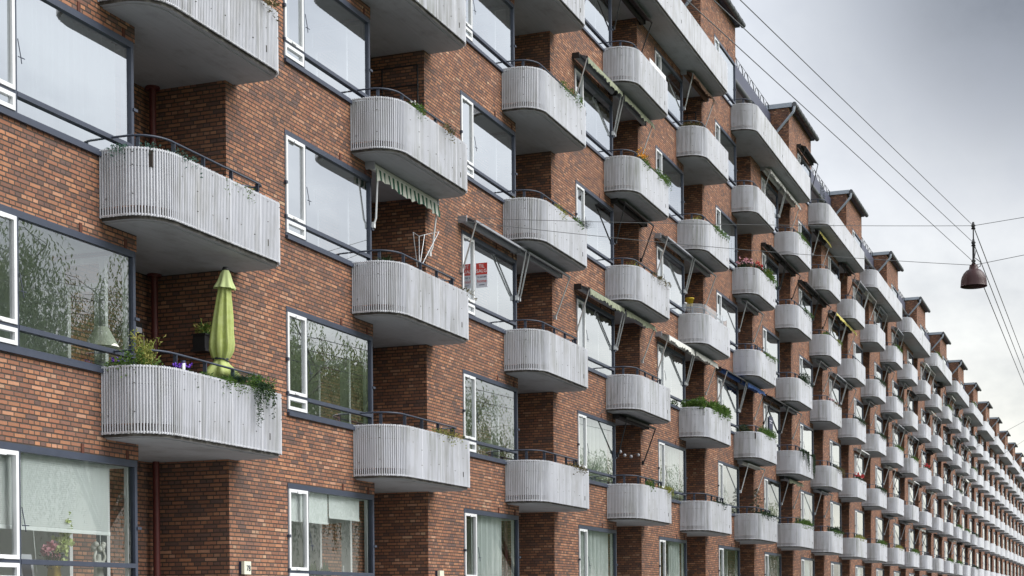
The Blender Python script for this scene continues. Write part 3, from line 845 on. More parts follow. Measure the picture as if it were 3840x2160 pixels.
for i in range(9, 18):
    for k in range(0, 5):
        for wh in ('window', 'recess'):
            if (i, k, wh) not in done and r2.random() < 0.42:
                awning(i, k, wh, r2.choice(['grey', 'grey', 'dark', 'white', 'dark', 'scallop']))

# ------------------------------------------------------------------ plants
def rv(r_): return Vector((r_.gauss(0, 1), r_.gauss(0, 1), r_.gauss(0, 1)))
def trough(L_):
    b = MB(); b.box(0, L_, -0.085, 0.085, -0.26, -0.03)
    return b.mesh('planter', [M['soil']])
def g_bush(L_, h, n, leafm, seed, size=0.05, droop=0.25):
    b = MB(); r_ = random.Random(seed); cl_ = [(r_.uniform(0.05, L_ - 0.05), r_.uniform(-0.10, 0.06), r_.uniform(0.4, 1.0)) for _ in range(max(4, int(L_ * 9)))]
    for q in range(n):
        cx, cy, ch = r_.choice(cl_)
        v = rv(r_).normalized() * (r_.random() ** 0.4)
        p = Vector((cx + v.x * 0.15, cy + v.y * 0.13, -0.05 + 1.3 * h * ch * (0.5 + 0.5 * v.z)))
        if r_.random() < droop: p.z -= r_.uniform(0, 0.18); p.y -= 0.05
        b.leaf(p, Vector((v.x, v.y - 0.3, v.z * 0.6 + 0.2)) + rv(r_) * 0.4, rv(r_), size * r_.uniform(0.7, 1.5), size * 0.55)
    return b.mesh('foliage', [leafm])
def g_trail(L_, n, leafm, seed, length=0.4):
    b = MB(); r_ = random.Random(seed)
    for q in range(n):
        x = r_.uniform(0, L_); ln = length * r_.uniform(0.3, 1.0) * (0.5 + 0.5 * math.sin(x * 5 + seed) ** 2); y = -0.06; z = 0.03
        y1 = -0.20 - r_.uniform(0, 0.03)
        m_ = int(8 + ln * 40)
        for s_ in range(m_):
            f = s_ / m_
            if f < 0.25: p = Vector((x, y + (y1 - y) * f * 4, z + 0.05 * math.sin(f * 4 * PI * 0.5)))
            else: p = Vector((x + 0.05 * math.sin(f * 5 + x * 9), y1 - 0.01, z + 0.05 - ln * (f - 0.25) / 0.75))
            b.leaf(p, rv(r_) + Vector((0, -0.3, -0.4)), rv(r_), 0.045 * r_.uniform(0.7, 1.3), 0.022)
    return b.mesh('hanging_foliage', [leafm])
def g_grass(L_, n, leafm, seed, h=0.25):
    b = MB(); r_ = random.Random(seed); cs = [r_.uniform(0.08, L_ - 0.08) for _ in range(max(2, int(L_ * 5)))]
    for q in range(n):
        x = r_.choice(cs) + r_.gauss(0, 0.05); d = Vector((r_.gauss(0, 0.5), r_.gauss(-0.1, 0.45), 1)).normalized(); hh = h * r_.uniform(0.5, 1.1)
        p0 = Vector((x, r_.uniform(-0.05, 0.05), -0.04)); p1 = p0 + d * hh * 0.6; p2 = p1 + (d + Vector((d.x * 0.8, d.y * 0.8, -0.7))).normalized() * hh * 0.5
        w_ = Vector((0.006, 0.003, 0))
        b.quad(p0 - w_, p0 + w_, p1 + w_, p1 - w_); b.quad(p1 - w_, p1 + w_, p2, p2 - w_ * 0.3)
    return b.mesh('blades', [leafm])
def g_flowers(L_, n, pm, seed, h=0.22, size=0.035):
    b = MB(); r_ = random.Random(seed)
    for q in range(n):
        c = Vector((r_.uniform(0.03, L_ - 0.03), r_.uniform(-0.14, 0.05), -0.02 + h * r_.uniform(0.5, 1.1)))
        for s_ in range(6):
            b.leaf(c, rv(r_), rv(r_), size * r_.uniform(0.8, 1.3), size * 0.8)
    return b.mesh('flowers', [pm])
def g_conifer(h, seed, leafm):
    b = MB(); r_ = random.Random(seed)
    for q in range(700):
        f = r_.random(); a = r_.uniform(0, 2 * PI); rad = (1 - f) * h * 0.22 * (0.6 + 0.4 * math.sin(f * 40) ** 2)
        p = Vector((math.cos(a) * rad * r_.uniform(.3, 1), math.sin(a) * rad * r_.uniform(.3, 1), f * h))
        b.leaf(p, Vector((math.cos(a), math.sin(a), 0.25)), rv(r_), 0.07, 0.016)
    return b.mesh('foliage', [leafm])
def g_shrub(h, n, leafm, seed, spread=0.2):
    b = MB(); r_ = random.Random(seed); tips = [(r_.gauss(0, spread), r_.gauss(0, spread * 0.5), h * r_.uniform(0.45, 1.0)) for _ in range(9)]
    for q in range(n):
        tx, ty, tz = r_.choice(tips); f = r_.random() ** 0.7
        p = Vector((tx * f + r_.gauss(0, 0.04), ty * f + r_.gauss(0, 0.04), tz * f))
        b.leaf(p, Vector((tx, ty, 0.3)) + rv(r_) * 0.5, rv(r_), 0.055 * r_.uniform(0.6, 1.4), 0.024)
    return b.mesh('foliage', [leafm])

pc = {}
def pm(key, fn, *a):
    if key not in pc: pc[key] = fn(*a)
    return pc[key]
def plant(i, k, x0, L_, recipe, label, cat='plant', y=-0.775, dz=0.0, rz=0.0):
    """a planter hooked inside the balustrade of balcony (i, k) with what grows in it"""
    t_ = thing('balcony_plant', label, cat, (X0(i) + x0, y, ZT(k) + dz), 'plants on the balconies')
    t_.rotation_euler = (0, 0, rz)
    link('planter', pm(('tr', round(L_, 2)), trough, L_), t_)
    for n_, key, fn, args in recipe: link(n_, pm(key, fn, *args), t_)
    return t_
def R_bush(L_, h=0.26, n=None, m='leaf', seed=1, size=0.05): return ('foliage', ('b', L_, h, m, seed), g_bush, (L_, h, n or int(700 * L_), M[m], seed, size))
def R_trail(L_, n=14, m='leaf', seed=1, ln=0.4): return ('hanging_foliage', ('t', L_, n, m, seed, ln), g_trail, (L_, n, M[m], seed, ln))
def R_grass(L_, n=160, m='leafdry', seed=1, h=0.25): return ('blades', ('g', L_, n, m, seed, h), g_grass, (L_, n, M[m], seed, h))
def R_fl(L_, n, m, seed=1, h=0.22, size=0.035): return ('flowers', ('f', L_, n, m, seed, h), g_flowers, (L_, n, M[m], seed, h, size))

LEFT = dict(y=-0.10, rz=R(-90))        # along the short left side
# column 1
plant(0, 2, 2.75, 0.9, [R_bush(0.9, 0.34, 800, 'leafdry', 3), R_trail(0.9, 10, 'leafdry', 3, 0.2)], 'brown-green bush at the right end of the topmost visible balcony, first bay')
plant(0, 1, 0.14, 0.6, [R_bush(0.6, 0.13, 420, 'leafblue', 4, 0.045)], 'blue-green succulents behind the left rim of the first bay second row balcony', y=-0.16, rz=R(-80))
plant(0, 1, 0.70, 0.5, [R_bush(0.5, 0.14, 320, 'leafblue', 5, 0.045)], 'low blue-green succulents at the rounded front of the first bay second row balcony')
plant(0, 1, 1.25, 1.9, [R_bush(1.9, 0.07, 420, 'leaf', 6, 0.035)], 'thin low sprigs along the front of the first bay second row balcony')
def corner_shrub():
    t_ = thing('balcony_plant', 'tall yellow-green shrub with pinkish tips at the left end of the nearest lowest balcony', 'plant', (X0(0) + 0.32, -0.50, ZT(0) - 0.05), 'plants on the balconies')
    link('planter', pm(('pot',), lambda: (lambda b: (b.lathe([(0.01, -0.3), (0.12, -0.3), (0.15, -0.02), (0.13, -0.02), (0.13, -0.06), (0.01, -0.06)], 14), b.mesh('planter', [M['soil']]))[1])(MB())), t_)
    b = MB(); b.tube([(0, 0, -0.06), (0.02, 0, 0.3), (0, 0.01, 0.55)], [0.014, 0.009, 0.004], 5); link('stem', b.mesh('stem', [M['bark']]), t_)
    link('foliage', g_shrub(0.58, 700, M['leafyellow'], 11, 0.17), t_); link('lower_foliage', g_shrub(0.32, 500, M['leaf'], 12, 0.26), t_)
corner_shrub()
plant(0, 0, 0.16, 0.45, [R_bush(0.45, 0.16, 300, 'leaf', 13), R_fl(0.45, 9, 'purple', 13, 0.14)], 'small green plant with violet flowers near the lamp, nearest lowest balcony', y=-0.05, rz=R(-85))
plant(0, 0, 0.72, 0.35, [R_bush(0.35, 0.10, 200, 'leafdark', 14), R_fl(0.35, 22, 'purple', 14, 0.13, 0.04)], 'violet pansies at the rounded front of the nearest lowest balcony', y=-0.70)
plant(0, 0, 1.30, 0.7, [R_bush(0.7, 0.11, 420, 'leaf', 15)], 'low fresh green herbs left of the rosemary on the nearest lowest balcony')
plant(0, 0, 2.0, 0.75, [R_grass(0.75, 900, 'leafblue', 16, 0.32), R_bush(0.75, 0.20, 700, 'leaf', 16, 0.04)], 'bushy grey-green rosemary beside the green parasol on the nearest lowest balcony')
plant(0, 0, 2.6, 0.75, [R_bush(0.75, 0.24, 1000, 'leaf', 17, 0.04), R_trail(0.55, 30, 'leafdark', 17, 0.75)], 'green creeper hanging down over the slats of the nearest lowest balcony')
# column 2
plant(1, 2, 0.95, 0.40, [R_bush(0.40, 0.20, 320, 'leaf', 21), R_fl(0.4, 5, 'whitepetal', 21, 0.22, 0.03)], 'small green plant with white blossoms behind the second bay third row balcony rim')
plant(1, 2, 2.1, 0.6, [R_bush(0.6, 0.12, 220, 'leafdry', 22), R_trail(0.6, 8, 'leafdry', 22, 0.25)], 'mossy tuft midway along the second bay third row balcony')
plant(1, 1, 0.20, 0.5, [R_grass(0.5, 220, 'leafdark', 23, 0.22)], 'dark spiky plant at the left end of the second bay second row balcony', y=-0.15, rz=R(-70))
plant(1, 1, 3.2, 0.45, [R_grass(0.45, 220, 'leafdark', 24, 0.2), R_bush(0.45, 0.15, 200, 'leafdry', 24)], 'dark tufted plant at the right end of the second bay second row balcony')
plant(1, 0, 1.85, 1.5, [R_bush(1.5, 0.17, 520, 'leafyellow', 25, 0.04), R_grass(1.5, 120, 'leafyellow', 25, 0.22), R_trail(1.4, 9, 'leafdry', 25, 0.2)], 'sparse yellow-green sprigs along the second bay lowest balcony')
# column 3
plant(2, 3, 1.5, 1.6, [R_bush(1.6, 0.11, 420, 'leaf', 31, 0.04), R_trail(1.6, 20, 'leaf', 31, 0.35)], 'thin green trailing plants on the third bay fourth row balcony')
plant(2, 2, 0.2, 0.6, [R_grass(0.6, 260, 'leafdry', 32, 0.16)], 'dried brown tuft at the left end of the third bay third row balcony', y=-0.12, rz=R(-75))
plant(2, 2, 0.75, 0.5, [R_bush(0.5, 0.13, 480, 'leafdry', 33, 0.03)], 'olive moss mound at the curve of the third bay third row balcony', y=-0.72)
plant(2, 2, 1.35, 0.5, [R_bush(0.5, 0.20, 420, 'leafyellow', 34)], 'bright yellow-leaved plant on the third bay third row balcony')
plant(2, 2, 2.4, 0.7, [R_bush(0.7, 0.17, 400, 'leaf', 35), R_fl(0.7, 12, 'whitepetal', 35, 0.2, 0.025)], 'white-flowering green plant on the third bay third row balcony')
plant(2, 2, 3.15, 0.5, [R_grass(0.5, 420, 'leafdark', 36, 0.36)], 'spiky grass tuft at the right end of the third bay third row balcony')
plant(2, 0, 2.0, 1.5, [R_bush(1.5, 0.15, 420, 'leafdry', 37), R_grass(1.5, 80, 'leafdark', 37, 0.3)], 'straggly dark plants along the third bay lowest balcony')
# column 4
plant(3, 3, 0.75, 0.8, [R_bush(0.8, 0.27, 700, 'leaf', 41), R_fl(0.8, 22, 'orange', 41, 0.40, 0.05)], 'orange marigolds on the fourth bay fourth row balcony')
plant(3, 3, 2.3, 1.2, [R_bush(1.2, 0.26, 900, 'leaf', 42), R_trail(1.2, 12, 'leaf', 42, 0.35)], 'lush green plant spilling over the fourth bay fourth row balcony')
plant(3, 2, 1.5, 1.9, [R_bush(1.9, 0.10, 700, 'leafdry', 43, 0.03), R_trail(1.9, 22, 'leafdry', 43, 0.25)], 'mossy growth spilling over the rim of the fourth bay second-from-middle balcony')
plant(3, 2, 0.6, 0.3, [R_bush(0.3, 0.28, 160, 'leafyellow', 44)], 'single bright sprig by the rail of the fourth bay third row balcony', y=-0.6)
plant(3, 0, 1.1, 0.45, [R_bush(0.45, 0.30, 260, 'leaf', 45)], 'small leafy plant behind the fourth bay lowest balcony rim')
plant(3, 0, 2.8, 0.6, [R_bush(0.6, 0.16, 320, 'leafyellow', 46), R_trail(0.6, 10, 'leafyellow', 46, 0.35)], 'yellow-green trailing plant at the right of the fourth bay lowest balcony')
# column 5
plant(4, 4, 0.2, 0.65, [R_grass(0.65, 520, 'leafdry', 51, 0.26), R_bush(0.65, 0.2, 380, 'leafdry', 51)], 'brown grassy mound at the left end of the fifth bay fifth row balcony', y=-0.10, rz=R(-70))
plant(4, 3, 1.2, 2.0, [R_bush(2.0, 0.20, 1000, 'leaf', 52), R_trail(2.0, 18, 'leaf', 52, 0.3)], 'green plants along the front of the fifth bay fourth row balcony')
plant(4, 3, 0.3, 0.3, [R_bush(0.3, 0.2, 200, 'leafyellow', 53)], 'small bright plant at the left of the fifth bay fourth row balcony', y=-0.5)
plant(4, 1, 0.15, 0.7, [R_bush(0.7, 0.36, 1000, 'leaf', 54, 0.07)], 'leafy green bush at the left end of the fifth bay second row balcony', y=-0.10, rz=R(-78))
plant(4, 1, 0.65, 2.9, [R_bush(2.9, 0.36, 2600, 'leaf', 55, 0.07), R_fl(2.9, 9, 'pink', 55, 0.36)], 'long row of dense green bushes on the fifth bay second row balcony')
plant(4, 0, 1.3, 1.6, [R_bush(1.6, 0.15, 400, 'leafdark', 56), R_grass(1.6, 90, 'leafdry', 56, 0.25)], 'dark sparse plants on the fifth bay lowest balcony')
# column 6
plant(5, 3, 0.15, 0.7, [R_bush(0.7, 0.28, 520, 'leafdark', 61), R_fl(0.7, 26, 'pink', 61, 0.36, 0.05)], 'pink geraniums at the left end of the sixth bay fourth row balcony', y=-0.10, rz=R(-78))
plant(5, 3, 0.65, 1.0, [R_bush(1.0, 0.28, 700, 'leafdark', 62), R_fl(1.0, 30, 'red', 62, 0.34, 0.05)], 'red geraniums at the rounded front of the sixth bay fourth row balcony', y=-0.72)
plant(5, 3, 1.75, 1.85, [R_bush(1.85, 0.34, 1700, 'leaf', 63, 0.06), R_fl(1.85, 24, 'orange', 63, 0.30), R_trail(1.8, 16, 'leaf', 63, 0.3)], 'mixed green and orange planting along the sixth bay fourth row balcony')
plant(5, 2, 1.6, 1.8, [R_bush(1.8, 0.18, 900, 'leaf', 64), R_trail(1.8, 12, 'leaf', 64, 0.2)], 'green trailing plants on the sixth bay third row balcony')
plant(5, 1, 0.15, 0.7, [R_bush(0.7, 0.30, 900, 'leafdark', 65, 0.04)], 'clipped dark bush at the left end of the sixth bay second row balcony', y=-0.10, rz=R(-80))
plant(5, 1, 0.7, 2.8, [R_bush(2.8, 0.34, 2600, 'leaf', 66, 0.045)], 'thick green hedge plants along the sixth bay second row balcony')
plant(5, 0, 0.5, 2.9, [R_bush(2.9, 0.16, 1300, 'leafdark', 67), R_trail(2.9, 18, 'leafdark', 67, 0.22)], 'dark green creeping plants along the sixth bay lowest balcony')
t_ = thing('potted_conifer', 'dark spindly conifer rising behind the sixth bay lowest balcony', 'plant', (X0(5) + 2.3, -0.35, ZT(0) - 0.72), 'plants on the balconies')
b = MB(); b.lathe([(0.01, -0.09), (0.13, -0.09), (0.16, 0.22), (0.01, 0.2)], 12); link('pot', b.mesh('pot', [M['soil']]), t_)
b = MB(); b.tube([(0, 0, 0.1), (0, 0, 1.9)], [0.03, 0.008], 6)
for q in range(26):
    a = q * 2.4; z = 0.5 + q * 0.052; L_ = 0.55 * (1 - q / 30)
    b.tube([(0, 0, z), (math.cos(a) * L_ * 0.6, math.sin(a) * L_ * 0.6, z + 0.02), (math.cos(a) * L_, math.sin(a) * L_, z - 0.04)], [0.012, 0.009, 0.004], 4)
link('trunk', b.mesh('trunk', [M['bark']]), t_)
b = MB(); r_ = random.Random(4)
for q in range(26):
    a = q * 2.4; z = 0.5 + q * 0.052; L_ = 0.55 * (1 - q / 30)
    for s_ in range(34):
        f = r_.uniform(0.2, 1); b.leaf(Vector((math.cos(a) * L_ * f, math.sin(a) * L_ * f, z - 0.04 * f)), rv(r_) + Vector((0, 0, -0.2)), rv(r_), 0.07, 0.012)
link('foliage', b.mesh('foliage', [M['leafdark']]), t_)
# column 7
plant(6, 4, 0.6, 2.7, [R_bush(2.7, 0.20, 1400, 'leaf', 71)], 'green plants along the seventh bay fifth row balcony')
plant(6, 3, 1.4, 2.1, [R_bush(2.1, 0.18, 900, 'leafdark', 72), R_trail(2.1, 16, 'leaf', 72, 0.25)], 'dark green spilling plants on the seventh bay fourth row balcony')
plant(6, 2, 1.2, 2.2, [R_bush(2.2, 0.45, 900, 'leafdark', 73, 0.06)], 'tall loose dark plants on the seventh bay third row balcony')
plant(6, 1, 0.45, 0.4, [R_trail(0.4, 30, 'leafdark', 74, 0.9)], 'long ivy strand hanging at the curve of the seventh bay second row balcony', y=-0.80)
plant(6, 1, 1.7, 0.4, [R_bush(0.4, 0.2, 200, 'leafdark', 75), R_trail(0.4, 36, 'leafdark', 75, 1.1)], 'long ivy strand hanging at the middle of the seventh bay second row balcony')
plant(6, 1, 3.1, 0.4, [R_bush(0.4, 0.2, 200, 'leaf', 76), R_trail(0.4, 36, 'leafdark', 76, 1.1)], 'long ivy strand hanging at the right of the seventh bay second row balcony')
plant(6, 0, 0.5, 2.9, [R_bush(2.9, 0.30, 2000, 'leaf', 77)], 'bushy green planting along the seventh bay lowest balcony')
# column 8
plant(7, 3, 0.3, 1.0, [R_bush(1.0, 0.26, 700, 'leaf', 81)], 'green plant at the left of the eighth bay fourth row balcony', y=-0.6)
plant(7, 3, 2.5, 1.0, [R_bush(1.0, 0.24, 700, 'leafyellow', 82), R_trail(1.0, 10, 'leaf', 82, 0.3)], 'yellow-green plant at the right of the eighth bay fourth row balcony')
plant(7, 2, 0.9, 2.3, [R_bush(2.3, 0.12, 800, 'leafdry', 83), R_fl(2.3, 20, 'pink', 83, 0.2)], 'faded pink flowers along the eighth bay third row balcony')
plant(7, 1, 1.6, 2.0, [R_bush(2.0, 0.22, 900, 'leafdark', 84), R_trail(2.0, 26, 'leafdry', 84, 0.55)], 'straggling brown creeper on the eighth bay second row balcony')
plant(7, 0, 0.5, 2.9, [R_bush(2.9, 0.30, 2000, 'leafdark', 85), R_trail(2.6, 16, 'leaf', 85, 0.4)], 'rounded dark bushes along the eighth bay lowest balcony')
t_ = thing('potted_conifer', 'small dark cone-shaped conifer on the eighth bay topmost long balcony', 'plant', (X0(7) + 1.2, -0.45, ZT(5) - 0.70), 'plants on the balconies')
b = MB(); b.lathe([(0.01, -0.1), (0.13, -0.1), (0.16, 0.3), (0.01, 0.28)], 12); link('pot', b.mesh('pot', [M['soil']]), t_)
link('foliage', g_conifer(1.9, 5, M['leafdark']), t_)
# further bays
KINDS = [('green bushes', [lambda s_: [R_bush(2.6, 0.26, 1300, 'leaf', s_)]]), ('red flowers', [lambda s_: [R_bush(2.6, 0.22, 900, 'leafdark', s_), R_fl(2.6, 50, 'red', s_, 0.32, 0.06)]]),
         ('yellow-green plants', [lambda s_: [R_bush(2.6, 0.24, 1100, 'leafyellow', s_)]]), ('dark hanging plants', [lambda s_: [R_bush(2.6, 0.2, 900, 'leafdark', s_), R_trail(2.6, 26, 'leafdark', s_, 0.4)]])]
r3 = random.Random(21)
fixed = {(8, 1): 1, (8, 0): 2, (9, 0): 0, (9, 3): 3, (10, 4): 0, (10, 0): 2, (11, 0): 0, (12, 2): 1, (9, 1): 3}
for i in range(8, 18):
    for k in range(0, 6):
        if k == 5 and i % 2 == 0: continue
        q = fixed.get((i, k))
        if q is None and r3.random() < (0.8 if k == 0 else 0.36): q = r3.choice([0, 0, 2, 3, 3])
        if q is None: continue
        nm, mk = KINDS[q]
        plant(i, k, 0.55, 2.6, mk[0](90 + q), '%s on the %s bay %s row balcony' % (nm, ORD[i], ROWS[k]))

# ------------------------------------------------------------------ things on the balconies
def parasol():
    t_ = thing('parasol', 'folded lime green parasol tied with a dark cord on the nearest lowest balcony', 'parasol', (X0(0) + 2.55, -0.33, ZT(0) - 0.71)); t_.rotation_euler = (R(4.0), 0, 0)
    b = MB(); b.tube([(0, 0, 0.1), (0, 0, 2.58)], 0.02, 8); link('pole', b.mesh('pole', [M['black']]), t_)
    b = MB(); b.lathe([(0.001, -0.10), (0.24, -0.10), (0.24, 0.06), (0.05, 0.10), (0.035, 0.30), (0.001, 0.30)], 20); link('base', b.mesh('base', [M['black']]), t_)
    fold = lambda a, z: 1 + 0.17 * math.sin(8 * a + 0.9 * math.sin(z * 4)) + 0.08 * math.sin(13 * a + z * 3)
    b = MB(); prof = [(0.060, 2.36), (0.085, 2.25), (0.110, 2.05), (0.140, 1.80), (0.160, 1.55), (0.172, 1.42), (0.165, 1.30), (0.130, 1.20), (0.100, 1.15)]
    b.lathe([(r_, z) for r_, z in prof], 72, fold=fold)
    fl = lambda a, z: 1 + (0.30 * math.sin(5 * a + 1.0) + 0.12 * math.sin(9 * a)) * min(1.0, max(0, (1.15 - z) / 0.2))
    b.lathe([(0.100, 1.15), (0.125, 1.10), (0.185, 1.02), (0.225, 0.94), (0.215, 0.88), (0.17, 0.85)], 72, fold=fl)
    link('canopy', b.mesh('canopy', [M['lime']]), t_)
    b = MB(); b.lathe([(0.05, 2.53), (0.080, 2.48), (0.115, 2.36), (0.165, 2.25)], 48, fold=lambda a, z: 1 + 0.10 * math.sin(8 * a) * (2.53 - z) / 0.2)
    link('vent_cap', b.mesh('vent_cap', [M['limepale']]), t_)
    b = MB(); b.lathe([(0.001, 2.585), (0.045, 2.58), (0.055, 2.545), (0.05, 2.525)], 16); link('finial', b.mesh('finial', [M['black']]), t_)
    b = MB()
    for z, tl in ((1.17, 0.01), (1.14, -0.03)):
        b.tube([(0.118 * math.cos(2 * PI * q / 18), 0.118 * math.sin(2 * PI * q / 18), z + tl * math.cos(2 * PI * q / 18)) for q in range(19)], 0.010, 5)
    link('tie_cord', b.mesh('tie_cord', [M['ink']]), t_)
parasol()

t_ = thing('wall_planter', 'dark lantern-shaped wall planter with yellowing leaves beside the green parasol', 'planter', (X0(0) + RR, 0.40, 4.30), 'plants on the balconies')
b = MB()
b.box(-0.22, -0.03, -0.11, 0.11, -0.10, 0.12); b.box(-0.25, -0.001, -0.14, 0.14, -0.14, -0.101); b.box(-0.24, -0.01, -0.13, 0.13, 0.121, 0.145)
link('lantern_body', b.mesh('lantern_body', [M['black']]), t_)
bm_ = g_shrub(0.25, 200, M['leafyellow'], 77, 0.16); o = link('foliage', bm_, t_, (-0.12, 0, 0.12))
o = link('green_foliage', g_shrub(0.2, 160, M['leaf'], 78, 0.1), t_, (-0.12, -0.06, 0.13))

t_ = thing('flood_lamp', 'black flood lamp on the recess wall beside the red downpipe', 'lamp', (X0(0) + 2.62, RD, 4.48))
b = MB(); b.tube([(0, -0.005, 0.06), (0, -0.12, 0.06)], 0.02, 6)
i0 = len(b.v); b.box(-0.17, 0.17, -0.26, -0.10, -0.06, 0.10)
link('lamp_body', b.mesh('lamp_body', [M['black']]), t_)
b = MB(); b.box(-0.14, 0.14, -0.27, -0.261, -0.05, 0.03); link('lens', b.mesh('lens', [M['signgrey']]), t_)

# rotary clothes frame, chair hoop and stick on the second bay balcony
t_ = thing('clothes_airer', 'fan-shaped wire clothes airer standing on the second bay second row balcony', 'clothes airer', (X0(1) + 2.55, -0.25, ZT(1) - 0.81))
b = MB()
b.tube([(0, 0, 0), (0, 0, 1.45)], 0.014, 6)
link('pole', b.mesh('pole', [M['alu']]), t_)
b = MB(); ends = [(-0.40, -0.05, 1.82), (0, 0, 1.83), (0.32, 0.02, 1.93), (0.55, -0.2, 2.02)]
st = [(-0.1, 0, 1.2), (0, 0, 1.2), (0.03, 0, 1.25), (0.08, -0.03, 1.28)]
for a, c in zip(st, ends): b.tube([a, c], 0.010, 5)
link('arms', b.mesh('arms', [M['alu']]), t_)
b = MB(); b.tube(ends, 0.006, 5); link('line', b.mesh('line', [M['alu']]), t_)
t_ = thing('garden_chair', 'white garden chair with a rounded hoop back on the second bay second row balcony', 'chair', (X0(1) + 1.55, -0.42, ZT(1) - 0.81))
b = MB(); b.tube([(-0.34 * math.cos(PI * q / 16) , 0.12, 0.45 + 0.52 * math.sin(PI * q / 16) * 1.02) for q in range(17)], 0.016, 6)
b.tube([(-0.34, 0.12, 0.45), (-0.34, 0.12, 0.42)], 0.016, 6)
link('back_hoop', b.mesh('back_hoop', [M['white']]), t_)
b = MB(); b.box(-0.30, 0.30, -0.26, 0.14, 0.42, 0.45); link('seat', b.mesh('seat', [M['white']]), t_)
for sx in (-0.26, 0.26):
    for sy in (-0.22, 0.10):
        b = MB(); b.tube([(sx, sy, 0.42), (sx * 1.1, sy * 1.1, 0.0)], 0.014, 6); link('leg', b.mesh('leg', [M['white']]), t_)

# row of pots on a shelf with a clear screen (fifth bay, third row)
b = MB(); o1 = [(q.x, q.y) for q, d in resample(plan(LB, 0.08), 0.08) if q.x > 0.02]
for a, c in zip(o1[:-1], o1[1:]):
    if a[1] > -0.4 and a[0] > 2: continue
    b.quad((*a, 0.02), (*c, 0.02), (*c, 0.34), (*a, 0.34))
def clear():
    m = make_glass("clear_acrylic_screen", 0.12, (0.86, 0.88, 0.92)); return m
M['acryl'] = clear()
o = link('wind_screen', b.mesh('wind_screen', [M['acryl']]), None, (X0(4), 0, ZT(2))); tag(o, 'clear curved wind screen standing on the rim of the fifth bay third row balcony', 'screen')
for nm, x, y, z, m_, lab in (('flower_pot', 1.35, 0.9, 0.62, 'redpot', 'red flower pot hung in the fifth bay third row recess'), ('flower_pot', 2.35, 0.2, 0.68, 'yellowpot', 'yellow flower pot hung in the fifth bay third row recess'),
                          ('flower_pot', 1.75, 0.3, 0.42, 'white', 'white flower pot between a red and a yellow one')):
    t_ = thing(nm, lab, 'flower pot', (X0(4) + x, y, ZT(2) + z), 'pots hung in the recess')
    b = MB(); b.lathe([(0.001, 0), (0.10, 0), (0.14, 0.24), (0.155, 0.24), (0.155, 0.28), (0.13, 0.28), (0.12, 0.2), (0.001, 0.2)], 16); link('pot', b.mesh('pot', [M[m_]]), t_)
    b = MB(); b.tube([(0.13, 0, 0.26), (0.3, 0.3, 0.32), (0.5, 0.5, 0.5)], 0.006, 4); link('hanger', b.mesh('hanger', [M['alu']]), t_)
# thin dark bars on two recess side walls
for (i, k, ys, zs, lab) in ((1, 2, (0.14, 0.95), (1.75, 1.34, 0.1), 'dark rectangular wall bars in the second bay third row recess'), (4, 4, (0.2, 0.5, 0.8, 1.1), (1.5, 1.1, 0.7, 0.3), 'dark square wall trellis in the fifth bay topmost short recess')):
    b = MB(); x = -0.02
    for y in ys: b.tube([(x, y, -0.80), (x, y, zs[0])], 0.018, 6)
    for z in zs: b.tube([(x - 0.012, ys[0], z), (x - 0.012, ys[-1] + 0.25, z)], 0.016, 6)
    tag(link('wall_trellis', b.mesh('wall_trellis', [M['black']]), None, (X0(i) + RR, 0, ZT(k))), lab, 'trellis')
# white privacy board on the fourth bay fifth row balcony
b = MB(); b.box(1.75, 3.5, -0.865, -0.85, -0.05, 0.19); o = link('privacy_board', b.mesh('privacy_board', [M['white']]), None, (X0(3), 0, ZT(4)))
tag(o, 'white board fixed above the rim of the fourth bay fifth row balcony', 'board')
# string of pale globes in the fourth bay, lowest recess
t_ = thing('string_lights', 'string of four pale globes across the fourth bay lowest recess', 'string lights', (X0(3) + 0.9, -0.1, ZT(0) + 1.05))
b = MB(); pts = [(0.1, 0, 0.0), (0.7, 0.05, -0.05), (1.35, 0.05, -0.03), (2.1, 0.05, 0.08)]
b.tube(pts, 0.005, 4); link('cord', b.mesh('cord', [M['black']]), t_)
for p in pts:
    b = MB(); b.ball((p[0], p[1], p[2] - 0.05), 0.050, 12, 8); link('globe', b.mesh('globe', [M['greybulb']]), t_)
# lanterns on the sixth bay third row balcony
for q, x in enumerate((0.45, 0.95, 1.3)):
    t_ = thing('lantern', 'small dark glass lantern, %s from the left on the sixth bay third row balcony rim' % ORD[q], 'lantern', (X0(5) + x, -0.62 if q == 0 else -0.74, ZT(2) + 0.0), 'lanterns on the rim')
    b = MB(); b.box(-0.07, 0.07, -0.07, 0.07, -0.85, 0.02); link('stand', b.mesh('stand', [M['soil']]), t_)
    b = MB(); b.lathe([(0.055, 0.021), (0.06, 0.16), (0.02, 0.22), (0.001, 0.23)], 8); link('glass_body', b.mesh('glass_body', [M['ink']]), t_)
    b = MB(); b.tube([(-0.04, 0, 0.2), (0, 0, 0.3), (0.04, 0, 0.2)], 0.006, 4); link('handle', b.mesh('handle', [M['black']]), t_)
# small white solar lamps on the nearest lowest balcony
for q, (x, y, lab) in enumerate(((0.86, -0.80, 'small white solar lamp behind the violet pansies'), (3.12, -0.72, 'small white solar lamp near the right end of the nearest lowest balcony'))):
    t_ = thing('solar_lamp', lab, 'lamp', (X0(0) + x, y, ZT(0)))
    b = MB(); b.lathe([(0.028, -0.02), (0.030, 0.13), (0.001, 0.131)], 10); link('lamp_shade', b.mesh('lamp_shade', [M['white']]), t_)
    b = MB(); b.lathe([(0.034, 0.132), (0.034, 0.165), (0.001, 0.17)], 10); link('cap', b.mesh('cap', [M['ink']]), t_)
    b = MB(); b.tube([(0, 0, -0.3), (0, 0, -0.021)], 0.01, 5); link('spike', b.mesh('spike', [M['black']]), t_)

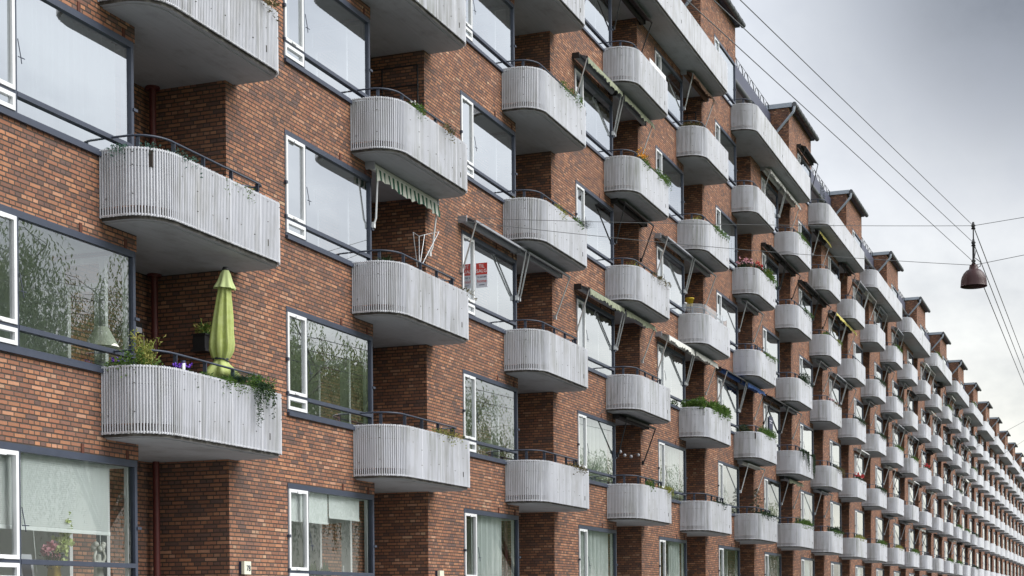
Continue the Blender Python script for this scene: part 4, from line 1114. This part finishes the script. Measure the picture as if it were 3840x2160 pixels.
# ------------------------------------------------------------------ signs
def text_mesh(txt, size, m_, depth=0.004):
    cu = bpy.data.curves.new('lettering', 'FONT'); cu.body = txt; cu.size = size; cu.extrude = depth; cu.align_x = 'CENTER'; cu.align_y = 'CENTER'
    ob = bpy.data.objects.new('lettering_source', cu); col.objects.link(ob)
    dg = bpy.context.evaluated_depsgraph_get(); me = bpy.data.meshes.new_from_object(ob.evaluated_get(dg))
    bpy.data.objects.remove(ob); bpy.data.curves.remove(cu)
    me.materials.clear(); me.materials.append(m_)
    return me
t_ = thing('house_number', 'cream house number lamp reading 78 beside the nearest ground floor recess', 'house number', (X0(0) + 3.83, 0, 0.70))
b = MB(); b.box(-0.10, 0.10, -0.05, -0.001, -0.10, 0.10); link('back_box', b.mesh('back_box', [M['ink']]), t_)
b = MB(); b.box(-0.10, 0.115, -0.105, -0.051, -0.105, 0.105); link('lamp_face', b.mesh('lamp_face', [M['cream']]), t_)
o = link('number', text_mesh('78', 0.13, M['ink']), t_, (0.03, -0.108, -0.01)); o.rotation_euler = (R(90), 0, 0)
t_ = thing('house_number', 'cream number box between the second and third ground floor windows', 'house number', (X0(1) + 3.90, 0, 0.70))
b = MB(); b.box(-0.10, 0.10, -0.05, -0.001, -0.10, 0.10); link('back_box', b.mesh('back_box', [M['ink']]), t_)
b = MB(); b.box(-0.10, 0.115, -0.105, -0.051, -0.105, 0.105); link('lamp_face', b.mesh('lamp_face', [M['cream']]), t_)
# for-sale sign standing out from the window mullion
t_ = thing('for_sale_sign', 'red and grey TIL SALG sign projecting from a third bay window', 'sign', (X0(2) - 1.79, -0.04, ZT(1) + 0.93))
b = MB(); b.box(-0.012, 0.012, -0.27, 0.0, -0.27, 0.27); link('board', b.mesh('board', [M['signgrey']]), t_)
b = MB(); b.box(-0.0145, -0.0125, -0.27, 0.0, 0.015, 0.27); link('red_panel', b.mesh('red_panel', [M['signred']]), t_)
def side_text(txt, size, m_, y, z):
    o = link('lettering', text_mesh(txt, size, m_, 0.001), t_, (-0.016, y, z))
    o.rotation_euler = (R(90), 0, R(-90))
side_text('TIL', 0.105, M['white'], -0.135, 0.195); side_text('SALG', 0.105, M['white'], -0.135, 0.09)
side_text('33 260 260', 0.048, M['ink'], -0.135, -0.04); side_text('home', 0.098, M['signred'], -0.135, -0.13)
b = MB(); b.box(-0.0145, -0.0125, -0.20, -0.07, -0.222, -0.207); link('small_print', b.mesh('small_print', [M['ink']]), t_)
t_ = thing('window_poster', 'dark blue poster standing in a seventh bay window', 'sign', (X0(6) - 1.2, -0.03, ZT(1) + 0.95))
b = MB(); b.box(-0.38, 0.38, -0.012, 0.0, -0.36, 0.36); link('board', b.mesh('board', [M['ink']]), t_)
b = MB(); b.box(-0.24, 0.24, -0.0145, -0.0125, 0.16, 0.20); b.box(-0.24, 0.14, -0.0145, -0.0125, 0.07, 0.10); link('print', b.mesh('print', [M['signgrey']]), t_)

# ------------------------------------------------------------------ things seen through the glass
t_ = thing('table_lamp', 'white table lamp with pleated shade inside the nearest first row window', 'lamp', (X0(0) + 0.40, 0.26, ZT(0) + 0.07))
b = MB(); b.lathe([(0.001, -0.13), (0.085, -0.13), (0.075, 0.08), (0.030, 0.10), (0.028, 0.30), (0.001, 0.30)], 14); link('lamp_base', b.mesh('lamp_base', [M['white']]), t_)
b = MB(); b.lathe([(0.09, 0.58), (0.105, 0.565), (0.11, 0.55), (0.25, 0.29)], 60, fold=lambda a, z: 1 + 0.02 * math.sin(30 * a)); link('lamp_shade', b.mesh('lamp_shade', [M['shade']]), t_)
b = MB(); b.tube([(0.2, -0.15, 0.05), (0.2, 0.0, 0.09)], 0.02, 5)
t_ = thing('table_lamp', 'small lamp with a pale shade inside the third bay window of the lowest row', 'lamp', (X0(2) + 0.10, 0.5, ZT(0) + 0.05))
b = MB(); b.lathe([(0.001, -0.1), (0.07, -0.1), (0.02, 0.0), (0.02, 0.28), (0.001, 0.28)], 12); link('lamp_base', b.mesh('lamp_base', [M['gold']]), t_)
b = MB(); b.lathe([(0.12, 0.46), (0.20, 0.27)], 24); link('lamp_shade', b.mesh('lamp_shade', [M['shade']]), t_)

t_ = thing('flower_vase', 'gilt vase of lime orchids and pink roses in the nearest ground floor window', 'vase', (X0(0) - 0.72, 0.28, ZT(-1) - 0.06))
b = MB(); b.lathe([(0.001, 0), (0.07, 0), (0.10, 0.12), (0.085, 0.26), (0.10, 0.30), (0.08, 0.30), (0.001, 0.28)], 18); link('vase', b.mesh('vase', [M['gold']]), t_)
b = MB(); r_ = random.Random(9)
for q in range(90):
    f = r_.random(); c = Vector((0.10 + 0.16 * math.sin(f * 2.5) + r_.gauss(0, 0.07) * (1 - f * .6), r_.gauss(0, 0.05), 0.34 + 0.72 * f))
    for s_ in range(6): b.leaf(c, rv(r_), rv(r_), 0.065, 0.06)
link('orchids', b.mesh('orchids', [M['greenpetal']]), t_)
b = MB()
for c in ((-0.17, 0, 0.50), (0.0, -0.03, 0.42), (-0.03, 0.02, 0.58)):
    for s_ in range(60): b.leaf(Vector(c) + rv(r_) * 0.022, rv(r_), rv(r_), 0.06, 0.055)
link('roses', b.mesh('roses', [M['pink']]), t_)
link('leaves', g_shrub(0.32, 220, M['leafdark'], 19, 0.16), t_, (-0.03, 0, 0.25))
# plaster figure: one skinned body with flowers on its head
def skin_mesh(name, verts, edges, radii, m_, root=0, lev=2):
    me = bpy.data.meshes.new(name); me.from_pydata(verts, edges, []); ob = bpy.data.objects.new(name + '_source', me); col.objects.link(ob)
    md = ob.modifiers.new('skin', 'SKIN'); me2 = ob.data
    for v_, r_ in zip(me2.skin_vertices[0].data, radii): v_.radius = (r_, r_)
    me2.skin_vertices[0].data[root].use_root = True
    sb = ob.modifiers.new('subsurf', 'SUBSURF'); sb.levels = lev; sb.render_levels = lev
    dg = bpy.context.evaluated_depsgraph_get(); out = bpy.data.meshes.new_from_object(ob.evaluated_get(dg))
    bpy.data.objects.remove(ob); out.materials.clear(); out.materials.append(m_)
    for p in out.polygons: p.use_smooth = True
    return out
t_ = thing('plaster_figurine', 'white plaster cherub figurine with raised arms in the nearest ground floor window', 'figurine', (X0(0) + 0.26, 0.25, ZT(-1) - 0.06))
V = [(0, 0, 0.22), (0, 0, 0.34), (0, 0, 0.42), (0, 0, 0.50), (0.05, 0, 0.12), (0.045, 0, 0.02), (-0.05, 0, 0.12), (-0.045, -0.01, 0.02), (0.09, 0, 0.36), (0.13, -0.02, 0.45), (0.09, -0.02, 0.54), (-0.09, 0, 0.36), (-0.13, -0.02, 0.45), (-0.08, -0.02, 0.54)]
E_ = [(0, 1), (1, 2), (2, 3), (0, 4), (4, 5), (0, 6), (6, 7), (1, 8), (8, 9), (9, 10), (1, 11), (11, 12), (12, 13)]
link('figure', skin_mesh('figure', V, E_, [0.07, 0.065, 0.03, 0.058, 0.045, 0.03, 0.045, 0.03, 0.03, 0.024, 0.02, 0.03, 0.024, 0.02], M['plaster']), t_)
b = MB()
for q in range(9): b.ball((0.09 * math.cos(q * 0.7), 0.06 * math.sin(q * 0.7), 0.56 + 0.035 * (q % 3)), 0.042, 8, 6)
link('flower_basket', b.mesh('flower_basket', [M['plaster']]), t_)
b = MB(); b.lathe([(0.001, -0.02), (0.10, -0.02), (0.10, 0.02), (0.001, 0.02)], 14); link('plinth', b.mesh('plinth', [M['plaster']]), t_)
t_ = thing('picture_card', 'pale blue propped picture card left of the vase in the ground floor window', 'picture', (X0(0) - 1.45, 0.24, ZT(-1) - 0.06))
b = MB(); b.quad((0, 0, 0), (0.30, 0.0, 0), (0.32, 0.10, 0.45), (0.02, 0.10, 0.45)); b.quad((0, 0.01, 0), (0.02, 0.11, 0.45), (0.32, 0.11, 0.45), (0.30, 0.01, 0)); link('card', b.mesh('card', [M['signgrey']]), t_)
b = MB(); b.quad((0.05, 0.012, 0.07), (0.25, 0.012, 0.07), (0.262, 0.068, 0.33), (0.062, 0.068, 0.33)); link('print', b.mesh('print', [M['ink']]), t_)
t_ = thing('window_plant', 'row of large drooping dark leaves on the second bay ground floor sill', 'plant', (X0(1) - 1.6, 0.26, ZT(-1) - 0.06))
b = MB(); b.box(-0.15, 1.2, -0.07, 0.07, 0, 0.12); link('planter', b.mesh('planter', [M['soil']]), t_)
b = MB()
for q in range(11):
    x = -0.1 + 0.115 * q; b.leaf(Vector((x, -0.04, 0.50 + 0.08 * math.sin(q * 1.7))), Vector((0.15 * math.sin(q), -0.15, -1)), Vector((0, 1, 0)), 0.30, 0.19)
    b.tube([(x, 0, 0.1), (x, -0.04, 0.5 + 0.08 * math.sin(q * 1.7))], 0.006, 4)
link('leaves', b.mesh('leaves', [M['leafdark']]), t_)

# ------------------------------------------------------------------ hanging street lamp and its wires
LP = Vector((36.32, -10.44, 7.0))
def street_lamp():
    t_ = thing('street_lamp', 'maroon bell-shaped street lamp hanging from wires over the street', 'street lamp', LP)
    b = MB(); prof = [(0.09, 0.36), (0.10, 0.30), (0.155, 0.275), (0.215, 0.21), (0.255, 0.13), (0.272, 0.05), (0.280, -0.06), (0.285, -0.075)]
    b.lathe(prof, 36); b.lathe([(r_ - 0.012, z - 0.006) for r_, z in prof[::-1]], 36)
    link('shade', b.mesh('shade', [M['lampred']]), t_)
    b = MB(); b.lathe([(0.001, 0.40), (0.085, 0.395), (0.085, 0.301), (0.001, 0.30)], 20); b.box(-0.13, 0.13, -0.012, 0.012, 0.385, 0.41); link('cap', b.mesh('cap', [M['lampred']]), t_)
    b = MB()
    b.tube([(0, 0, 0.40), (0, 0, 1.30)], 0.014, 8)
    for z in (0.46, 0.86, 1.23):
        b.lathe([(0.02, z - 0.06), (0.05, z - 0.05), (0.03, z - 0.01), (0.052, z + 0.02), (0.03, z + 0.05), (0.02, z + 0.10)], 12)
    b.tube([(0, 0, 0.52), (0.004, 0, 0.66), (0, 0, 0.80)], 0.026, 8)
    b.tube([(0.03, -0.02, 0.80), (0.05, -0.05, 0.74), (0.02, -0.02, 0.56), (0.05, -0.06, 0.53), (0.10, -0.14, 0.46), (0.10, -0.14, 0.38), (0.05, -0.08, 0.34)], 0.008, 5)
    link('hanger_rod', b.mesh('hanger_rod', [M['black']]), t_)
    b = MB(); b.ball((0, 0, 0.08), 0.09, 14, 8); link('bulb', b.mesh('bulb', [M['greybulb']]), t_)
street_lamp()
M['wire'] = simple("grey_wire", (0.13, 0.135, 0.14), 0.5, var=0.05)
def wire(a, c, label, r=0.006, sag=0.0):
    a, c = Vector(a), Vector(c); n = 24
    b = MB(); b.tube([tuple(a.lerp(c, q / n) - Vector((0, 0, sag * 4 * (q / n) * (1 - q / n)))) for q in range(n + 1)], r, 6)
    return tag(link('overhead_wire', b.mesh('overhead_wire', [M['wire']])), label, 'wire', 'wires over the street')
th_, ch_ = math.cos(TH), math.sin(TH)
def pix(px, py, depth):
    f_ = 6023.0; u, v = px - 1920, py - 2282; RR_ = 0.009
    u2, v2 = u * math.cos(RR_) - v * math.sin(RR_), v * math.cos(RR_) + u * math.sin(RR_)
    return Vector((0, -D, 0)) + (fwd + rgt * (u2 / f_) + Vector((0, 0, -v2 / f_))) * depth
TOP, MID, LOW = LP + Vector((0, 0, 1.25)), LP + Vector((0, 0, 0.88)), LP + Vector((0, 0, 0.46))
HOOK = Vector((31.40, -0.02, 8.28))
wire(HOOK + Vector((0, 0, 0.04)), TOP, 'upper thin wire from the brick wall to the top of the hanging lamp', sag=0.06)
wire(HOOK, LP + Vector((0, 0, 0.39)), 'lower thin wire from the brick wall to the cap of the hanging lamp', sag=0.10)
def beyond(p, px, py):
    d = pix(px, py, 30.0) - Vector((0, -D, 0)); tt = (-24.0 + D) / d.y if abs(d.y) > 1e-6 else 30
    return pix(px, py, p)
wire(TOP, TOP + (pix(3990, 790, 33.0) - TOP) * 8, 'upper cross wire leaving the lamp towards the right edge')
wire(LP + Vector((0, 0, 0.39)), LP + Vector((0, 0, 0.39)) + (pix(3990, 926, 33.0) - LP - Vector((0, 0, 0.39))) * 8, 'lower cross wire leaving the lamp cap towards the right edge')
# three lines along the street: to the lamp from the upper left, and on beyond it
for P_, (px, py), q in ((TOP, (2714, -60), 'uppermost'), (MID, (2590, -80), 'middle'), (LOW, (2465, -100), 'lowest')):
    wire(P_, P_ + (pix(px, py, 17.0) - P_) * 3, '%s of the three wires running down from the upper left to the lamp' % q, 0.006)
for P_, (px, py), q in ((TOP, (3900, 1502), 'outermost'), (MID, (3900, 1553), 'middle'), (LOW, (3900, 1591), 'innermost')):
    wire(P_, P_ + (pix(px, py, 80.0) - P_) * 3, '%s of the three wires running on beyond the lamp down the street' % q, 0.011)
wire(Vector((150, -0.02, 13.4)), pix(3900, 1548, 120), 'thin wire crossing the sky from a far roof to the right edge', 0.012)
wire(Vector((165, -0.02, 13.0)), pix(3900, 1613, 140), 'second thin wire crossing the sky low over the far roofs', 0.012)

# ------------------------------------------------------------------ willows across the street (seen mirrored in the windows)
def willow_meshes(seed, h):
    r_ = random.Random(seed); b = MB(); lb = MB()
    b.tube([(0, 0, 0), (0.1, 0.05, h * 0.18), (0.0, 0.1, h * 0.36)], [0.36, 0.29, 0.2], 10)
    tips = []
    for q in range(13):
        a = q * 2.4 + r_.uniform(-.3, .3); rad = h * r_.uniform(0.16, 0.36); z = h * r_.uniform(0.62, 0.97)
        p0 = Vector((0, 0.1, h * 0.34)); p2 = Vector((math.cos(a) * rad, math.sin(a) * rad, z)); p1 = p0.lerp(p2, 0.5) + Vector((0, 0, h * 0.08))
        b.tube([p0, p1, p2], [0.11, 0.055, 0.02], 6)
        for s_ in range(7):
            f = r_.uniform(0.4, 1.1); base = p1.lerp(p2, f); e = base + Vector((r_.gauss(0, 1.1), r_.gauss(0, 1.1), r_.uniform(0.0, 0.9)))
            b.tube([base, base.lerp(e, 0.5) + Vector((0, 0, 0.2)), e], [0.014, 0.010, 0.005], 4); tips.append((base, e))
    for q in range(2100):
        a, c = r_.choice(tips); p = a.lerp(c, r_.uniform(0.2, 1.0)) + rv(r_) * 0.25
        out = Vector((p.x, p.y, 0)); out = out.normalized() if out.length > 0.01 else Vector((1, 0, 0))
        ln = h * r_.uniform(0.12, 0.42); n = int(ln / 0.16); sw = Vector((r_.gauss(0, 0.12), r_.gauss(0, 0.12), 0))
        for s_ in range(n):
            f = s_ / n; pos = p + out * (0.5 * math.sin(min(f * 3, 1.57))) + sw * f * ln - Vector((0, 0, ln * f - 0.35 * math.sin(min(f * 5, PI)) ))
            if pos.z < 1.2: break
            lb.leaf(pos, Vector((r_.gauss(0, .5), r_.gauss(0, .5), -1)), rv(r_), r_.uniform(0.13, 0.22), 0.042)
    return b.mesh('trunk', [M['bark']]), lb.mesh('crown', [M['willow']])
wm = [willow_meshes(s_, 13.0) for s_ in (1, 2, 3)]
for q, (x, y, s_) in enumerate(((38, -21, 1.12), (48.5, -20.5, 1.02), (59, -21, 1.28), (69, -20, 1.28), (79, -21.5, 1.05), (89, -20, 0.82), (100, -21, 0.95), (112, -20, 0.98), (125, -21, 0.92), (140, -20.5, 0.95), (158, -21, 0.92))):
    t_ = thing('willow_tree', 'weeping willow across the street, %s along the road' % ORD[q], 'tree', (x, y, GZ - 0.16), 'willows across the street')
    t_.scale = (s_, s_, s_); t_.rotation_euler = (0, 0, q * 1.3)
    tr, cr_ = wm[q % 3]; link('trunk', tr, t_); link('crown', cr_, t_)
